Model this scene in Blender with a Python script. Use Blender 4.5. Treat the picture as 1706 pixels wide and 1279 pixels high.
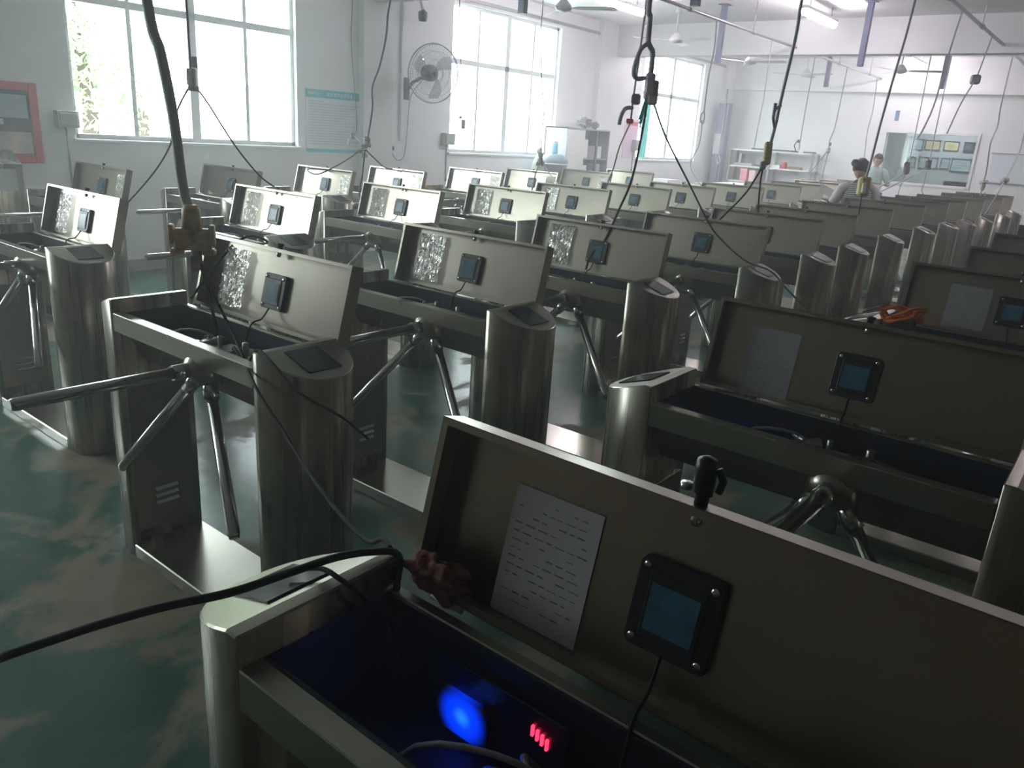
import bpy, bmesh, math, random
from mathutils import Vector, Matrix, Euler

random.seed(7)
for o in list(bpy.data.objects):
    bpy.data.objects.remove(o, do_unlink=True)
scene = bpy.context.scene
COL = scene.collection
PI = math.pi

# ------------------------------------------------------------------ camera
cam_d = bpy.data.cameras.new('camera')
cam_d.sensor_fit = 'HORIZONTAL'
cam_d.sensor_width = 36.0
cam_d.lens = 27.195
cam_d.clip_start = 0.05
cam = bpy.data.objects.new('camera', cam_d)
COL.objects.link(cam)
R_ = Vector((0.6261269, -0.77707262, 0.06421249))
U_ = Vector((0.20065102, 0.24015787, 0.94977017))
F_ = Vector((0.75346153, 0.58179235, -0.30628971))
M = Matrix(((R_.x, U_.x, -F_.x, 0), (R_.y, U_.y, -F_.y, 0), (R_.z, U_.z, -F_.z, 1.62644), (0, 0, 0, 1)))
cam.matrix_world = M
scene.camera = cam

# ------------------------------------------------------------------ light
world = bpy.data.worlds.new('daylight')
scene.world = world
world.use_nodes = True
wn = world.node_tree.nodes['Background']
wn.inputs[0].default_value = (0.90, 0.97, 1.0, 1)
wn.inputs[1].default_value = 7.0
scene.view_settings.view_transform = 'Standard'
scene.view_settings.look = 'None'
scene.view_settings.gamma = 1
scene.view_settings.use_curve_mapping = False
scene.view_settings.exposure = 1.3
LAMP_POWER = 32.0

WY, WX, CZ = 8.15, 18.0, 3.6          # window wall, end wall, ceiling
WINS = [(-1.85, 0.75), (3.46, 6.01), (8.66, 11.26), (14.06, 16.66)]
SILL, HEAD, TRANSOM = 1.32, 3.34, 2.58
for i, (a, b) in enumerate(WINS):
    ld = bpy.data.lights.new('portal', 'AREA')
    ld.shape = 'RECTANGLE'; ld.size = b - a; ld.size_y = HEAD - SILL
    ld.cycles.is_portal = True
    lo = bpy.data.objects.new('window_portal', ld)
    lo.location = ((a + b) / 2, WY + 0.3, (SILL + HEAD) / 2)
    lo.rotation_euler = (-PI / 2, 0, 0)
    COL.objects.link(lo)

# ------------------------------------------------------------------ materials
def new_mat(name):
    m = bpy.data.materials.new(name); m.use_nodes = True
    nt = m.node_tree
    return m, nt, nt.nodes['Principled BSDF']

def plain(name, col, rough=0.5, metal=0.0, spec=0.5, bump=0.0, bscale=40, var=0.0, vscale=6, emit=None, es=1.0, coat=0.0):
    m, nt, b = new_mat(name)
    b.inputs['Base Color'].default_value = (*col, 1)
    b.inputs['Roughness'].default_value = rough
    b.inputs['Metallic'].default_value = metal
    b.inputs['Specular IOR Level'].default_value = spec
    b.inputs['Coat Weight'].default_value = coat
    if emit:
        b.inputs['Emission Color'].default_value = (*emit, 1)
        b.inputs['Emission Strength'].default_value = es
    tc = nt.nodes.new('ShaderNodeTexCoord')
    if var:
        n = nt.nodes.new('ShaderNodeTexNoise'); n.inputs['Scale'].default_value = vscale; n.inputs['Detail'].default_value = 6
        r = nt.nodes.new('ShaderNodeValToRGB')
        r.color_ramp.elements[0].position = 0.3; r.color_ramp.elements[1].position = 0.7
        r.color_ramp.elements[0].color = (*[c * (1 - var) for c in col], 1)
        r.color_ramp.elements[1].color = (*[min(1, c * (1 + var)) for c in col], 1)
        nt.links.new(tc.outputs['Object'], n.inputs['Vector']); nt.links.new(n.outputs['Fac'], r.inputs['Fac'])
        nt.links.new(r.outputs['Color'], b.inputs['Base Color'])
    if bump:
        n = nt.nodes.new('ShaderNodeTexNoise'); n.inputs['Scale'].default_value = bscale; n.inputs['Detail'].default_value = 4
        bp = nt.nodes.new('ShaderNodeBump'); bp.inputs['Strength'].default_value = bump; bp.inputs['Distance'].default_value = 0.01
        nt.links.new(tc.outputs['Object'], n.inputs['Vector']); nt.links.new(n.outputs['Fac'], bp.inputs['Height'])
        nt.links.new(bp.outputs['Normal'], b.inputs['Normal'])
    return m

def brushed(name, col, r0, r1, scale=(90, 90, 1.5), bump=0.05):
    m, nt, b = new_mat(name)
    b.inputs['Metallic'].default_value = 1.0
    tc = nt.nodes.new('ShaderNodeTexCoord')
    mp = nt.nodes.new('ShaderNodeMapping'); mp.inputs['Scale'].default_value = scale
    n = nt.nodes.new('ShaderNodeTexNoise'); n.inputs['Scale'].default_value = 1.0; n.inputs['Detail'].default_value = 5
    mr = nt.nodes.new('ShaderNodeMapRange'); mr.inputs['To Min'].default_value = r0; mr.inputs['To Max'].default_value = r1
    mr.inputs['From Min'].default_value = 0.3; mr.inputs['From Max'].default_value = 0.7
    n2 = nt.nodes.new('ShaderNodeTexNoise'); n2.inputs['Scale'].default_value = 3.0; n2.inputs['Detail'].default_value = 5
    r = nt.nodes.new('ShaderNodeValToRGB')
    r.color_ramp.elements[0].position = 0.35; r.color_ramp.elements[1].position = 0.75
    r.color_ramp.elements[0].color = (*[c * 0.86 for c in col], 1); r.color_ramp.elements[1].color = (*col, 1)
    bp = nt.nodes.new('ShaderNodeBump'); bp.inputs['Strength'].default_value = bump; bp.inputs['Distance'].default_value = 0.0012
    L = nt.links.new
    L(tc.outputs['Object'], mp.inputs['Vector']); L(mp.outputs['Vector'], n.inputs['Vector'])
    L(n.outputs['Fac'], mr.inputs['Value']); L(mr.outputs['Result'], b.inputs['Roughness'])
    L(tc.outputs['Object'], n2.inputs['Vector']); L(n2.outputs['Fac'], r.inputs['Fac']); L(r.outputs['Color'], b.inputs['Base Color'])
    if bump:
        L(n.outputs['Fac'], bp.inputs['Height']); L(bp.outputs['Normal'], b.inputs['Normal'])
    return m

STEEL = brushed('brushed_steel', (0.40, 0.375, 0.315), 0.24, 0.30, scale=(30, 30, 0.10), bump=0.3)
STEEL_FLAT = brushed('smooth_steel', (0.40, 0.375, 0.315), 0.27, 0.31, scale=(3, 3, 3), bump=0)
STEEL_LID = brushed('lid_steel', (0.41, 0.375, 0.31), 0.28, 0.31, scale=(4, 1, 4), bump=0)
STEEL_BASE = brushed('base_steel', (0.55, 0.525, 0.47), 0.2, 0.24, scale=(4, 1, 4), bump=0)
CHROME = brushed('polished_tube', (0.62, 0.62, 0.58), 0.1, 0.2, scale=(5, 5, 5), bump=0)
HINGE = plain('hinge_metal', (0.45, 0.44, 0.41), 0.35, 1.0)
DARK = plain('interior_shade', (0.022, 0.026, 0.045), 0.45, 0.0, 0.4)
BLACKP = plain('black_plastic', (0.012, 0.014, 0.02), 0.35)
GLASSD = plain('reader_glass', (0.02, 0.028, 0.05), 0.14, 0, 0.6)
SCREEN = plain('screen_film', (0.035, 0.14, 0.22), 0.25, 0, 0.5, var=0.25, vscale=30)
LOUVER = plain('louver_metal', (0.6, 0.6, 0.57), 0.25, 1.0)
CABLE = plain('black_cable', (0.015, 0.015, 0.017), 0.7, spec=0.2)
CABLEG = plain('grey_cable', (0.28, 0.28, 0.31), 0.5)
CABLET = plain('taped_cable', (0.62, 0.66, 0.65), 0.7, bump=0.4, bscale=60)
WIREY = plain('yellow_wire', (0.30, 0.24, 0.08), 0.5)
SOCKET_Y = plain('yellowed_plastic', (0.78, 0.56, 0.34), 0.5, var=0.25, vscale=30)
SOCKET_V = plain('violet_grey_plastic', (0.62, 0.52, 0.62), 0.5, var=0.1)
SOCKET_G = plain('mustard_tape', (0.45, 0.38, 0.13), 0.6, var=0.3, vscale=60, bump=0.6, bscale=90)
SOCKET_W = plain('beige_socket', (0.42, 0.40, 0.36), 0.5, var=0.3, vscale=40)
BLUETAG = plain('blue_tag', (0.16, 0.27, 0.42), 0.5)
ORANGE = plain('orange_cord', (0.85, 0.20, 0.02), 0.5, var=0.2, vscale=40)
REDRAG = plain('red_brown_rag', (0.16, 0.035, 0.03), 0.85, var=0.35, vscale=30, bump=0.8, bscale=60)
PAINTB = plain('blue_grey_paint', (0.13, 0.14, 0.24), 0.45)
GALV = plain('galvanised_pipe', (0.42, 0.41, 0.44), 0.35, 0.7)
FANM = plain('fan_enamel', (0.62, 0.62, 0.66), 0.4)
FANDARK = plain('fan_motor_grey', (0.07, 0.10, 0.12), 0.45)
WIRE = plain('guard_wire', (0.33, 0.33, 0.38), 0.4, 0.5)
ALU = plain('window_aluminium', (0.66, 0.70, 0.70), 0.35, 0.3)
WHITE = plain('white_paint', (0.8, 0.8, 0.8), 0.5)
CABW = plain('white_cabinet', (0.75, 0.77, 0.74), 0.45)
CABG = plain('grey_cabinet', (0.36, 0.36, 0.37), 0.5)
WOOD = plain('pale_board', (0.75, 0.70, 0.62), 0.5, var=0.1)
REDF = plain('red_frame', (0.62, 0.075, 0.10), 0.4)
BOARDG = plain('dark_green_print', (0.05, 0.085, 0.07), 0.35, var=0.5, vscale=5)
PAPER = plain('paper', (0.62, 0.60, 0.62), 0.8)
PAPERW = plain('white_paper', (0.80, 0.78, 0.80), 0.8)
INK = plain('grey_ink', (0.22, 0.22, 0.25), 0.7)
TEALP = plain('teal_print', (0.05, 0.50, 0.56), 0.5)
PALEP = plain('pale_print', (0.72, 0.76, 0.80), 0.5)
PINKP = plain('pink_notice', (0.80, 0.58, 0.74), 0.6)
BOXG = plain('socket_box_grey', (0.42, 0.45, 0.43), 0.5)
TUBE = plain('lamp_tube', (1, 1, 1), 0.5, emit=(1.0, 0.89, 0.97), es=LAMP_POWER)
BLUELED = plain('blue_led', (0.01, 0.05, 0.9), 0.3, emit=(0.02, 0.12, 1.0), es=2.0)
REDLED = plain('red_led', (0.8, 0.01, 0.02), 0.3, emit=(1.0, 0.02, 0.06), es=1.6)
PCB = plain('circuit_board', (0.01, 0.02, 0.09), 0.3)
SKIN = plain('skin', (0.56, 0.32, 0.24), 0.55)
HAIR = plain('black_hair', (0.016, 0.013, 0.02), 0.5, bump=0.5, bscale=120)
SHIRTM = plain('mint_shirt', (0.48, 0.66, 0.65), 0.8)
TROU = plain('dark_trousers', (0.03, 0.035, 0.06), 0.8)
SHOE = plain('shoe_leather', (0.02, 0.02, 0.02), 0.5)
BLUEB = plain('blue_bottle', (0.20, 0.52, 0.75), 0.25)
DRUM = plain('slate_plastic', (0.16, 0.22, 0.27), 0.4)
BAG = plain('grey_bag', (0.22, 0.21, 0.23), 0.8, bump=0.6, bscale=30)
LEAF = plain('leaf_green', (0.36, 0.50, 0.27), 0.6, var=0.4, vscale=2)
BARK = plain('bark', (0.10, 0.07, 0.05), 0.9)
PINKB = plain('pink_folder', (0.85, 0.35, 0.38), 0.6)
REDC = plain('red_cap', (0.65, 0.06, 0.10), 0.5)
TEALC = plain('teal_curtain', (0.15, 0.75, 0.68), 0.8)
GOLDP = plain('cream_certificate', (0.72, 0.60, 0.34), 0.6)
GREYC = plain('grey_certificate', (0.42, 0.52, 0.54), 0.6)
FRAMED = plain('dark_picture_frame', (0.05, 0.07, 0.08), 0.4)

def striped():
    m, nt, b = new_mat('striped_knit')
    tc = nt.nodes.new('ShaderNodeTexCoord'); s = nt.nodes.new('ShaderNodeSeparateXYZ')
    mu = nt.nodes.new('ShaderNodeMath'); mu.operation = 'MULTIPLY'; mu.inputs[1].default_value = 2 * PI / 0.021
    si = nt.nodes.new('ShaderNodeMath'); si.operation = 'SINE'
    r = nt.nodes.new('ShaderNodeValToRGB'); r.color_ramp.interpolation = 'LINEAR'
    r.color_ramp.elements[0].position = 0.45; r.color_ramp.elements[0].color = (0.09, 0.09, 0.13, 1)
    r.color_ramp.elements[1].position = 0.6; r.color_ramp.elements[1].color = (0.66, 0.62, 0.62, 1)
    mr = nt.nodes.new('ShaderNodeMapRange'); mr.inputs['From Min'].default_value = -1
    L = nt.links.new
    L(tc.outputs['Object'], s.inputs[0]); L(s.outputs['Z'], mu.inputs[0]); L(mu.outputs[0], si.inputs[0])
    L(si.outputs[0], mr.inputs['Value']); L(mr.outputs['Result'], r.inputs['Fac']); L(r.outputs['Color'], b.inputs['Base Color'])
    b.inputs['Roughness'].default_value = 0.85
    return m
STRIPE = striped()
SLEEVE = plain('pale_sleeve', (0.55, 0.52, 0.53), 0.85)

def glass(name, tint, refl=0.06):
    m = bpy.data.materials.new(name); m.use_nodes = True
    nt = m.node_tree; nt.nodes.clear()
    out = nt.nodes.new('ShaderNodeOutputMaterial'); mx = nt.nodes.new('ShaderNodeMixShader')
    t = nt.nodes.new('ShaderNodeBsdfTransparent'); g = nt.nodes.new('ShaderNodeBsdfGlossy')
    t.inputs['Color'].default_value = (*tint, 1); g.inputs['Roughness'].default_value = 0.03
    mx.inputs['Fac'].default_value = refl
    nt.links.new(t.outputs[0], mx.inputs[1]); nt.links.new(g.outputs[0], mx.inputs[2]); nt.links.new(mx.outputs[0], out.inputs[0])
    return m
GLASS = glass('window_glass', (0.95, 0.98, 0.97), 0.05)
GLASS_OFFICE = glass('tinted_office_glass', (0.66, 0.70, 0.71), 0.12)

def film():
    m = bpy.data.materials.new('clear_plastic_film'); m.use_nodes = True
    nt = m.node_tree; nt.nodes.clear()
    out = nt.nodes.new('ShaderNodeOutputMaterial'); mx = nt.nodes.new('ShaderNodeMixShader')
    t = nt.nodes.new('ShaderNodeBsdfTransparent'); g = nt.nodes.new('ShaderNodeBsdfGlossy')
    g.inputs['Roughness'].default_value = 0.08; mx.inputs['Fac'].default_value = 0.7
    g.inputs['Color'].default_value = (0.9, 0.9, 0.86, 1)
    tc = nt.nodes.new('ShaderNodeTexCoord'); mp = nt.nodes.new('ShaderNodeMapping'); mp.inputs['Scale'].default_value = (30, 34, 9)
    n = nt.nodes.new('ShaderNodeTexNoise'); n.inputs['Scale'].default_value = 1.6; n.inputs['Detail'].default_value = 3; n.inputs['Distortion'].default_value = 1.5
    bp = nt.nodes.new('ShaderNodeBump'); bp.inputs['Strength'].default_value = 1.0; bp.inputs['Distance'].default_value = 0.03
    L = nt.links.new
    L(tc.outputs['Object'], mp.inputs['Vector']); L(mp.outputs['Vector'], n.inputs['Vector']); L(n.outputs['Fac'], bp.inputs['Height'])
    L(bp.outputs['Normal'], g.inputs['Normal'])
    L(t.outputs[0], mx.inputs[1]); L(g.outputs[0], mx.inputs[2]); L(mx.outputs[0], out.inputs[0])
    return m
FILM = film()

def floor_mat():
    m, nt, b = new_mat('green_epoxy_floor')
    tc = nt.nodes.new('ShaderNodeTexCoord'); L = nt.links.new
    n1 = nt.nodes.new('ShaderNodeTexNoise'); n1.inputs['Scale'].default_value = 1.3; n1.inputs['Detail'].default_value = 9; n1.inputs['Roughness'].default_value = 0.68; n1.inputs['Distortion'].default_value = 0.6
    r1 = nt.nodes.new('ShaderNodeValToRGB'); r1.color_ramp.elements[0].position = 0.505; r1.color_ramp.elements[1].position = 0.57
    r1.color_ramp.elements[0].color = (0, 0, 0, 1); r1.color_ramp.elements[1].color = (1, 1, 1, 1)
    n2 = nt.nodes.new('ShaderNodeTexNoise'); n2.inputs['Scale'].default_value = 7; n2.inputs['Detail'].default_value = 8
    ra = nt.nodes.new('ShaderNodeValToRGB'); ra.color_ramp.elements[0].color = (0.025, 0.085, 0.066, 1); ra.color_ramp.elements[1].color = (0.05, 0.14, 0.105, 1)
    rb = nt.nodes.new('ShaderNodeValToRGB'); rb.color_ramp.elements[0].color = (0.11, 0.09, 0.055, 1); rb.color_ramp.elements[1].color = (0.30, 0.26, 0.17, 1)
    mx = nt.nodes.new('ShaderNodeMix'); mx.data_type = 'RGBA'
    mr = nt.nodes.new('ShaderNodeMapRange'); mr.inputs['To Min'].default_value = 0.28; mr.inputs['To Max'].default_value = 0.62
    bp = nt.nodes.new('ShaderNodeBump'); bp.inputs['Strength'].default_value = 0.35; bp.inputs['Distance'].default_value = 0.01
    for n in (n1, n2): L(tc.outputs['Object'], n.inputs['Vector'])
    L(n1.outputs['Fac'], r1.inputs['Fac']); L(n2.outputs['Fac'], ra.inputs['Fac']); L(n2.outputs['Fac'], rb.inputs['Fac'])
    L(r1.outputs['Color'], mx.inputs['Factor']); L(ra.outputs['Color'], mx.inputs['A']); L(rb.outputs['Color'], mx.inputs['B'])
    L(mx.outputs['Result'], b.inputs['Base Color']); L(r1.outputs['Color'], mr.inputs['Value']); L(mr.outputs['Result'], b.inputs['Roughness'])
    L(n2.outputs['Fac'], bp.inputs['Height']); L(bp.outputs['Normal'], b.inputs['Normal'])
    return m
FLOOR = floor_mat()
WALLM = plain('white_wall_paint', (0.83, 0.83, 0.835), 0.7, var=0.03, vscale=1.5, bump=0.1, bscale=8)
CEILM = plain('ceiling_paint', (0.78, 0.78, 0.80), 0.8, var=0.03, vscale=1.2)
OFFM = plain('office_wall_paint', (0.50, 0.52, 0.53), 0.7)
OUTG = plain('outside_concrete', (0.55, 0.56, 0.52), 0.9, var=0.15)

# ------------------------------------------------------------------ mesh helpers
class MB:
    def __init__(s): s.v = []; s.f = []; s.sm = []
    def add(s, vs, fs, smooth=False):
        k = len(s.v); s.v += [tuple(v) for v in vs]
        for f in fs: s.f.append([i + k for i in f]); s.sm.append(smooth)
        return s
    def box(s, a, b):
        x0, y0, z0 = a; x1, y1, z1 = b
        if x0 > x1: x0, x1 = x1, x0
        if y0 > y1: y0, y1 = y1, y0
        if z0 > z1: z0, z1 = z1, z0
        return s.add([(x0, y0, z0), (x1, y0, z0), (x1, y1, z0), (x0, y1, z0), (x0, y0, z1), (x1, y0, z1), (x1, y1, z1), (x0, y1, z1)],
                     [(0, 3, 2, 1), (4, 5, 6, 7), (0, 1, 5, 4), (1, 2, 6, 5), (2, 3, 7, 6), (3, 0, 4, 7)])
    def tube(s, pts, r, n=8, cap=True):
        pts = [Vector(p) for p in pts]
        rr = r if isinstance(r, (list, tuple)) else [r] * len(pts)
        up = None; vs = []; fs = []
        for i, p in enumerate(pts):
            t = (pts[min(i + 1, len(pts) - 1)] - pts[max(i - 1, 0)]).normalized()
            if up is None: up = Vector((0, 0, 1)) if abs(t.z) < 0.9 else Vector((1, 0, 0))
            a = (up - t * up.dot(t)).normalized(); up = a; b = t.cross(a)
            for k in range(n):
                an = 2 * PI * k / n
                vs.append(p + (a * math.cos(an) + b * math.sin(an)) * rr[i])
        for i in range(len(pts) - 1):
            for k in range(n):
                fs.append((i * n + k, i * n + (k + 1) % n, (i + 1) * n + (k + 1) % n, (i + 1) * n + k))
        s.add(vs, fs, True)
        if cap:
            k = len(s.v) - len(vs)
            s.f.append([k + i for i in range(n)][::-1]); s.sm.append(False)
            s.f.append([k + (len(pts) - 1) * n + i for i in range(n)]); s.sm.append(False)
        return s
    def lathe(s, prof, n=20, c=(0, 0, 0), mat=None):
        vs = []; fs = []
        for (r, z) in prof:
            for k in range(n):
                an = 2 * PI * k / n; p = Vector((r * math.cos(an), r * math.sin(an), z))
                if mat is not None: p = mat @ p
                vs.append(p + Vector(c))
        for i in range(len(prof) - 1):
            for k in range(n):
                fs.append((i * n + k, i * n + (k + 1) % n, (i + 1) * n + (k + 1) % n, (i + 1) * n + k))
        fs.append(list(range(n))[::-1]); fs.append([(len(prof) - 1) * n + k for k in range(n)])
        return s.add(vs, fs, True)
    def ball(s, c, r, n=12, sc=(1, 1, 1)):
        prof = []
        vs = []; fs = []
        m = n // 2 + 1
        for i in range(m):
            th = PI * i / (m - 1)
            for k in range(n):
                an = 2 * PI * k / n
                vs.append((c[0] + r * sc[0] * math.sin(th) * math.cos(an), c[1] + r * sc[1] * math.sin(th) * math.sin(an), c[2] + r * sc[2] * math.cos(th)))
        for i in range(m - 1):
            for k in range(n):
                fs.append((i * n + k, (i + 1) * n + k, (i + 1) * n + (k + 1) % n, i * n + (k + 1) % n))
        return s.add(vs, fs, True)
    def obj(s, name, mat, parent=None, bevel=0.0, xf=None):
        me = bpy.data.meshes.new(name)
        vs = [xf(v) for v in s.v] if xf else s.v
        me.from_pydata([tuple(v) for v in vs], [], s.f)
        me.polygons.foreach_set('use_smooth', s.sm)
        if bevel:
            bm = bmesh.new(); bm.from_mesh(me)
            bmesh.ops.recalc_face_normals(bm, faces=bm.faces)
            es = [e for e in bm.edges if len(e.link_faces) == 2 and e.calc_face_angle(0) > 0.6]
            bmesh.ops.bevel(bm, geom=es, offset=bevel, segments=1, affect='EDGES', clamp_overlap=True)
            bm.to_mesh(me); bm.free()
        me.materials.append(mat)
        o = bpy.data.objects.new(name, me); COL.objects.link(o)
        if parent: o.parent = parent
        return o

def tag(o, label=None, cat=None, group=None, kind=None):
    if label: o['label'] = label
    if cat: o['category'] = cat
    if group: o['group'] = group
    if kind: o['kind'] = kind
    return o
def empty(name, loc=(0, 0, 0), rz=0):
    e = bpy.data.objects.new(name, None); e.location = loc; e.rotation_euler = (0, 0, rz); e.empty_display_size = 0.1
    COL.objects.link(e); return e
def boxo(name, a, b, mat, parent=None, bevel=0.0):
    return MB().box(a, b).obj(name, mat, parent, bevel)
def struct(name, mb, mat, parent=None):
    return tag(mb.obj(name, mat, parent), kind='structure')
def curve(name, pts, r, mat, parent=None, res=6):
    P = [Vector(p) for p in pts]; out = []
    for i in range(len(P) - 1):
        p0, p1, p2, p3 = P[max(i - 1, 0)], P[i], P[i + 1], P[min(i + 2, len(P) - 1)]
        k = max(2, min(res, int((p2 - p1).length / max(r * 1.5, 0.004))))
        for q in range(k):
            t = q / k
            out.append(0.5 * ((2 * p1) + (p2 - p0) * t + (2 * p0 - 5 * p1 + 4 * p2 - p3) * t * t + (3 * p1 - p0 - 3 * p2 + p3) * t ** 3))
    out.append(P[-1])
    return MB().tube(out, r, 7).obj(name, mat, parent)
def copy_tree(o, parent=None):
    c = o.copy(); COL.objects.link(c)
    if parent is not None: c.parent = parent
    for ch in list(o.children): copy_tree(ch, c)
    return c

# ------------------------------------------------------------------ room shell
XB, YB = -5.0, -6.0
struct('floor', MB().box((XB, YB, -0.1), (WX + 0.25, WY + 0.25, 0)), FLOOR)
struct('ceiling', MB().box((XB, YB, CZ), (WX + 0.25, WY + 0.25, CZ + 0.15)), CEILM)
w = MB()
xs = [XB] + [v for ab in WINS for v in ab] + [WX + 0.25]
for i in range(0, len(xs), 2): w.box((xs[i], WY, 0), (xs[i + 1], WY + 0.25, CZ))
for a, b in WINS:
    w.box((a, WY, 0), (b, WY + 0.25, SILL)); w.box((a, WY, HEAD), (b, WY + 0.25, CZ))
struct('wall_left', w, WALLM)
OY0, OY1, OZ0, OZ1 = 2.86, 4.55, 1.20, 2.18
w = MB()
w.box((WX, YB, 0), (WX + 0.2, OY0, CZ)); w.box((WX, OY1, 0), (WX + 0.2, WY, CZ))
w.box((WX, OY0, 0), (WX + 0.2, OY1, OZ0)); w.box((WX, OY0, OZ1), (WX + 0.2, OY1, CZ))
struct('wall_back', w, WALLM)
DIMW = plain('unlit_brown_wall', (0.23, 0.17, 0.125), 0.8, var=0.2, vscale=1)  # dark brown puts the dimness behind the camera into the wall colour
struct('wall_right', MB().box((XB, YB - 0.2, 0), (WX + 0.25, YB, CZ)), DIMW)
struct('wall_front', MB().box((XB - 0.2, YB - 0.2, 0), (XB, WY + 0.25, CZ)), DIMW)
for k, x in enumerate((1.75, 6.95, 12.35, 17.62)):
    struct('pillar_%d' % (k + 1), MB().box((x, WY - 0.10, 0), (x + 0.5 if x < 17 else WX, WY, CZ)), WALLM)
for k, x in enumerate((7.05, 12.95)):
    struct('beam_%d' % (k + 1), MB().box((x, YB, 3.1), (x + 0.28, WY, CZ)), CEILM)
struct('trim_1', MB().box((WX - 0.10, YB, 2.93), (WX, WY - 0.1, 3.02)), WALLM)      # ledge along the end wall
struct('trim_2', MB().box((8.0, WY - 0.04, 3.38), (WX, WY, 3.42)), GALV)           # conduit above the windows
o = struct('baseboard_left', MB().box((XB, WY - 0.012, 0), (WX, WY, 0.12)), CABG)

hz = bpy.data.materials.new('glare_scatter'); hz.use_nodes = True  # scattering volume added to imitate a lens glare veil, no real haze
hn = hz.node_tree; hn.nodes.clear()
ho_ = hn.nodes.new('ShaderNodeOutputMaterial'); hs_ = hn.nodes.new('ShaderNodeVolumeScatter')
hs_.inputs['Density'].default_value = 0.034; hs_.inputs['Anisotropy'].default_value = 0.55
hn.links.new(hs_.outputs[0], ho_.inputs['Volume'])
tag(MB().box((XB + 0.01, YB + 0.01, 0.01), (WX - 0.01, WY - 0.01, CZ - 0.01)).obj('glare_veil', hz), kind='structure')

# windows
for wi, (a, b) in enumerate(WINS):
    root = tag(empty('window_%d' % (wi + 1), ((a + b) / 2, WY, SILL)), kind='structure')
    def L3(p): return (p[0] - (a + b) / 2, p[1], p[2] - SILL)
    W_, H_ = b - a, HEAD - SILL
    hw = W_ / 2
    fr = MB(); y0, y1 = 0.06, 0.12
    fr.box((-hw, y0, 0), (-hw + 0.045, y1, H_)); fr.box((hw - 0.045, y0, 0), (hw, y1, H_))
    fr.box((-hw, y0, 0), (hw, y1, 0.045)); fr.box((-hw, y0, H_ - 0.045), (hw, y1, H_))
    zt = TRANSOM - SILL
    fr.box((-hw, y0 - 0.01, zt - 0.035), (hw, y1, zt + 0.035))
    fr.box((-0.05, y0 - 0.01, 0), (0.05, y1, H_))
    f = fr.obj('window_frame', ALU, root)
    for sx in (-1, 1):
        for zz0, zz1 in ((0.045, zt - 0.035), (zt + 0.035, H_ - 0.045)):
            m = sx * hw * 0.51
            MB().box((m - 0.022, y0 + 0.01, zz0), (m + 0.022, y1 - 0.01, zz1)).obj('mullion', ALU, root)
            for q0, q1 in ((0.05, abs(m) - 0.022), (abs(m) + 0.022, hw - 0.045)):
                x0_, x1_ = (q0, q1) if sx > 0 else (-q1, -q0)
                MB().box((x0_, 0.088, zz0), (x1_, 0.092, zz1)).obj('pane', GLASS, root)
    MB().box((-hw - 0.03, -0.035, -0.03), (hw + 0.03, 0.25, 0.0)).obj('sill', WHITE, root, 0.004)
    for sx in (-1, 1):
        MB().box((sx * hw * 0.51 - 0.03, y0 - 0.015, 0.62), (sx * hw * 0.51 - 0.01, y0 + 0.01, 0.68)).obj('latch', CABG, root)
# teal curtain strip inside the far window
cm = MB(); vs = []; fs = []
for i in range(13):
    x = 14.12 + i * 0.022; y = WY - 0.03 + 0.018 * math.sin(i * 1.9)
    vs += [(x, y, 1.36), (x + 0.01, y, 2.55)]
for i in range(12): fs.append((2 * i, 2 * i + 2, 2 * i + 3, 2 * i + 1))
cm.add(vs, fs, True)
tag(cm.obj('curtain', TEALC), 'narrow teal curtain hanging in the window nearest the end wall', 'curtain')

# outside
struct('ground_outside', MB().box((-12, WY + 0.25, -0.3), (45, 45, -0.2)), OUTG)
def tree(x, y, h, rad, n, label):
    t = empty('leafy_tree', (x, y, -0.2))
    MB().tube([(0, 0, 0), (0.1, 0, h * 0.4), (0, 0.1, h * 0.75)], [0.16, 0.12, 0.05], 8).obj('trunk', BARK, t)
    mb = MB()
    for i in range(n):
        d = Vector((random.gauss(0, 1), random.gauss(0, 1), random.gauss(0, 1))).normalized() * rad * random.random() ** 0.4
        c = Vector((d.x, d.y, h * 0.62 + d.z * 1.15))
        r1 = Vector((random.uniform(-1, 1), random.uniform(-1, 1), random.uniform(-1, 1))).normalized() * random.uniform(0.05, 0.09)
        r2 = r1.orthogonal().normalized() * r1.length * 0.5
        mb.add([c - r1, c + r2, c + r1, c - r2], [(0, 1, 2, 3)])
    mb.obj('crown', LEAF, t)
    tag(t, label, 'tree')
tree(5.75, 13.2, 4.6, 1.35, 5200, 'leafy green tree outside the window beside the red-framed board')
tree(8.0, 16.0, 4.0, 1.1, 1800, 'paler thin tree farther outside the same window')

# ------------------------------------------------------------------ office window and room behind it
root = tag(empty('window_5', (WX, (OY0 + OY1) / 2, OZ0)), kind='structure')
hw = (OY1 - OY0) / 2; H_ = OZ1 - OZ0
fr = MB()
fr.box((-0.02, -hw - 0.04, -0.04), (0.08, -hw + 0.01, H_ + 0.04)); fr.box((-0.02, hw - 0.01, -0.04), (0.08, hw + 0.04, H_ + 0.04))
fr.box((-0.02, -hw, -0.04), (0.08, hw, 0.01)); fr.box((-0.02, -hw, H_ - 0.01), (0.08, hw, H_ + 0.04))
fr.obj('window_frame', WHITE, root)
MB().box((0.03, -hw, 0), (0.038, hw, H_)).obj('pane', GLASS_OFFICE, root)
off = MB(); X0, X1, Y0, Y1, Z1 = WX + 0.2, 20.1, 1.6, 5.8, 2.8
off.box((X1, Y0, 0), (X1 + 0.1, Y1, Z1)); off.box((X0, Y0 - 0.1, 0), (X1, Y0, Z1)); off.box((X0, Y1, 0), (X1, Y1 + 0.1, Z1))
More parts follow.
